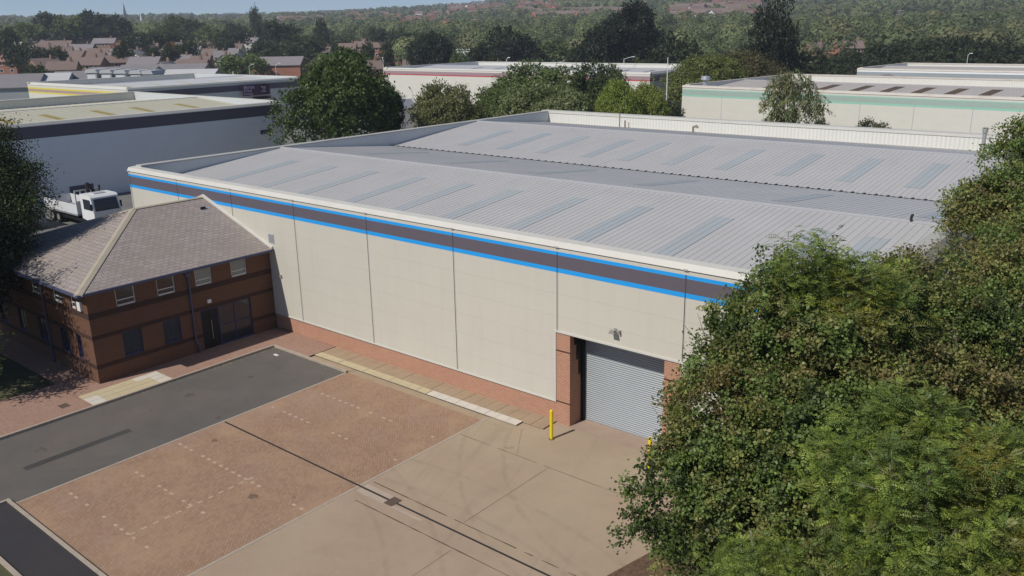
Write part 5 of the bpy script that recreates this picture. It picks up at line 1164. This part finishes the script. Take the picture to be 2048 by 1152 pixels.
# the wooded hill: uncountable, one object
g = np.random.default_rng(5); N = 17000
a = np.radians(g.uniform(-6, 84, N)); r = np.sqrt(g.uniform(560 ** 2, 2750 ** 2, N)); r = np.where(g.random(N) < .5, np.where(a < R(47), 290, 560) + g.random(N) * np.where(a < R(47), 1200, 950), r)
x, y = -np.sin(a) * r, np.cos(a) * r
dens = wob(np.stack([x, y, x * 0], 1), .0065, 1.7) + .6 * wob(np.stack([x, y, x * 0], 1), .019, .4)
keep = dens > -1.15
for hx, hy in HP: keep &= ~((np.hypot(x - hx, y - hy) < 8) | ((np.abs((x - hx) * .8 + (y - hy) * .6) < 9) & ((x - hx) * .6 - (y - hy) * .8 > 0) & ((x - hx) * .6 - (y - hy) * .8 < 17)))
for qx, qy, ru, rv in ((1715, 51, 75, 60), (1460, 46, 60, 70), (1930, 44, 55, 60), (1130, 62, 45, 50), (1330, 70, 40, 45), (1640, 22, 90, 60)):
    pf, _d = onto(qx, qy)
    if pf is None: continue
    fu = (x - pf[0]) * CR[0] + (y - pf[1]) * CR[1]; fv = (x - pf[0]) * CF[0] + (y - pf[1]) * CF[1]
    keep &= (fu / ru) ** 2 + (fv / rv) ** 2 > 1
for hx, hy in BLD: keep &= ~((np.hypot(x - hx, y - hy) < 15) | ((np.abs((x - hx) * .8 + (y - hy) * .6) < 10) & ((x - hx) * .6 - (y - hy) * .8 > 0) & ((x - hx) * .6 - (y - hy) * .8 < 30)))
x, y, r = x[keep], y[keep], r[keep]; n = len(x)
hh = g.uniform(4, 13.5, n); rad = hh * g.uniform(.42, .62, n); z = T(x, y)
per = np.where(r < 600, 260, np.where(r < 1000, 84, np.where(r < 1600, 34, 20)))
base = np.array([(.125, .155, .068), (.155, .185, .078), (.185, .2, .09), (.215, .21, .1), (.10, .125, .06)])
tint = base[g.choice(5, n, p=[.3, .3, .2, .08, .12])] * g.uniform(.8, 1.25, (n, 1))
I = np.repeat(np.arange(n), per); K = len(I)
d_ = unit(g.normal(size=(K, 3))); d_[:, 2] = np.abs(d_[:, 2]) * 1.1 - .3; d_ = unit(d_)
P = np.stack([x[I], y[I], z[I] + hh[I] * .55], 1) + d_ * np.stack([rad[I], rad[I], hh[I] * .45], 1) * g.uniform(.75, 1.08, (K, 1))
Ls = rad[I] * np.where(r[I] < 600, .2, np.where(r[I] < 1000, .38, .72)) * g.uniform(.7, 1.2, K)
tg = unit(np.cross(d_, g.normal(size=(K, 3))))
me = leaf_mesh('hillside_wood', P - tg * Ls[:, None] * .5, tg, unit(d_ + g.normal(size=(K, 3)) * .2), Ls, Ls * .9, np.clip(tint[I] * g.uniform(.85, 1.2, (K, 1)), .005, .5), M['leaf_far'])
o = bpy.data.objects.new('woodland', me); COL.objects.link(o); o['kind'] = 'stuff'

# ---------------------------------------------------------------- air
m = MB(); m.box(-3200, 3200, -3200, 3200, -4.5, 150); g = NG('hazy_air'); g.t.nodes.remove(g.b)
pv = g.n('VolumePrincipled'); pv.inputs['Density'].default_value = 2.4e-4; pv.inputs['Color'].default_value = (.80, .87, 1, 1); pv.inputs['Anisotropy'].default_value = .0
g.l(pv.outputs[0], g.t.nodes['Material Output'].inputs['Volume'])
hz = m.build('haze', g.m); hz['kind'] = 'stuff'
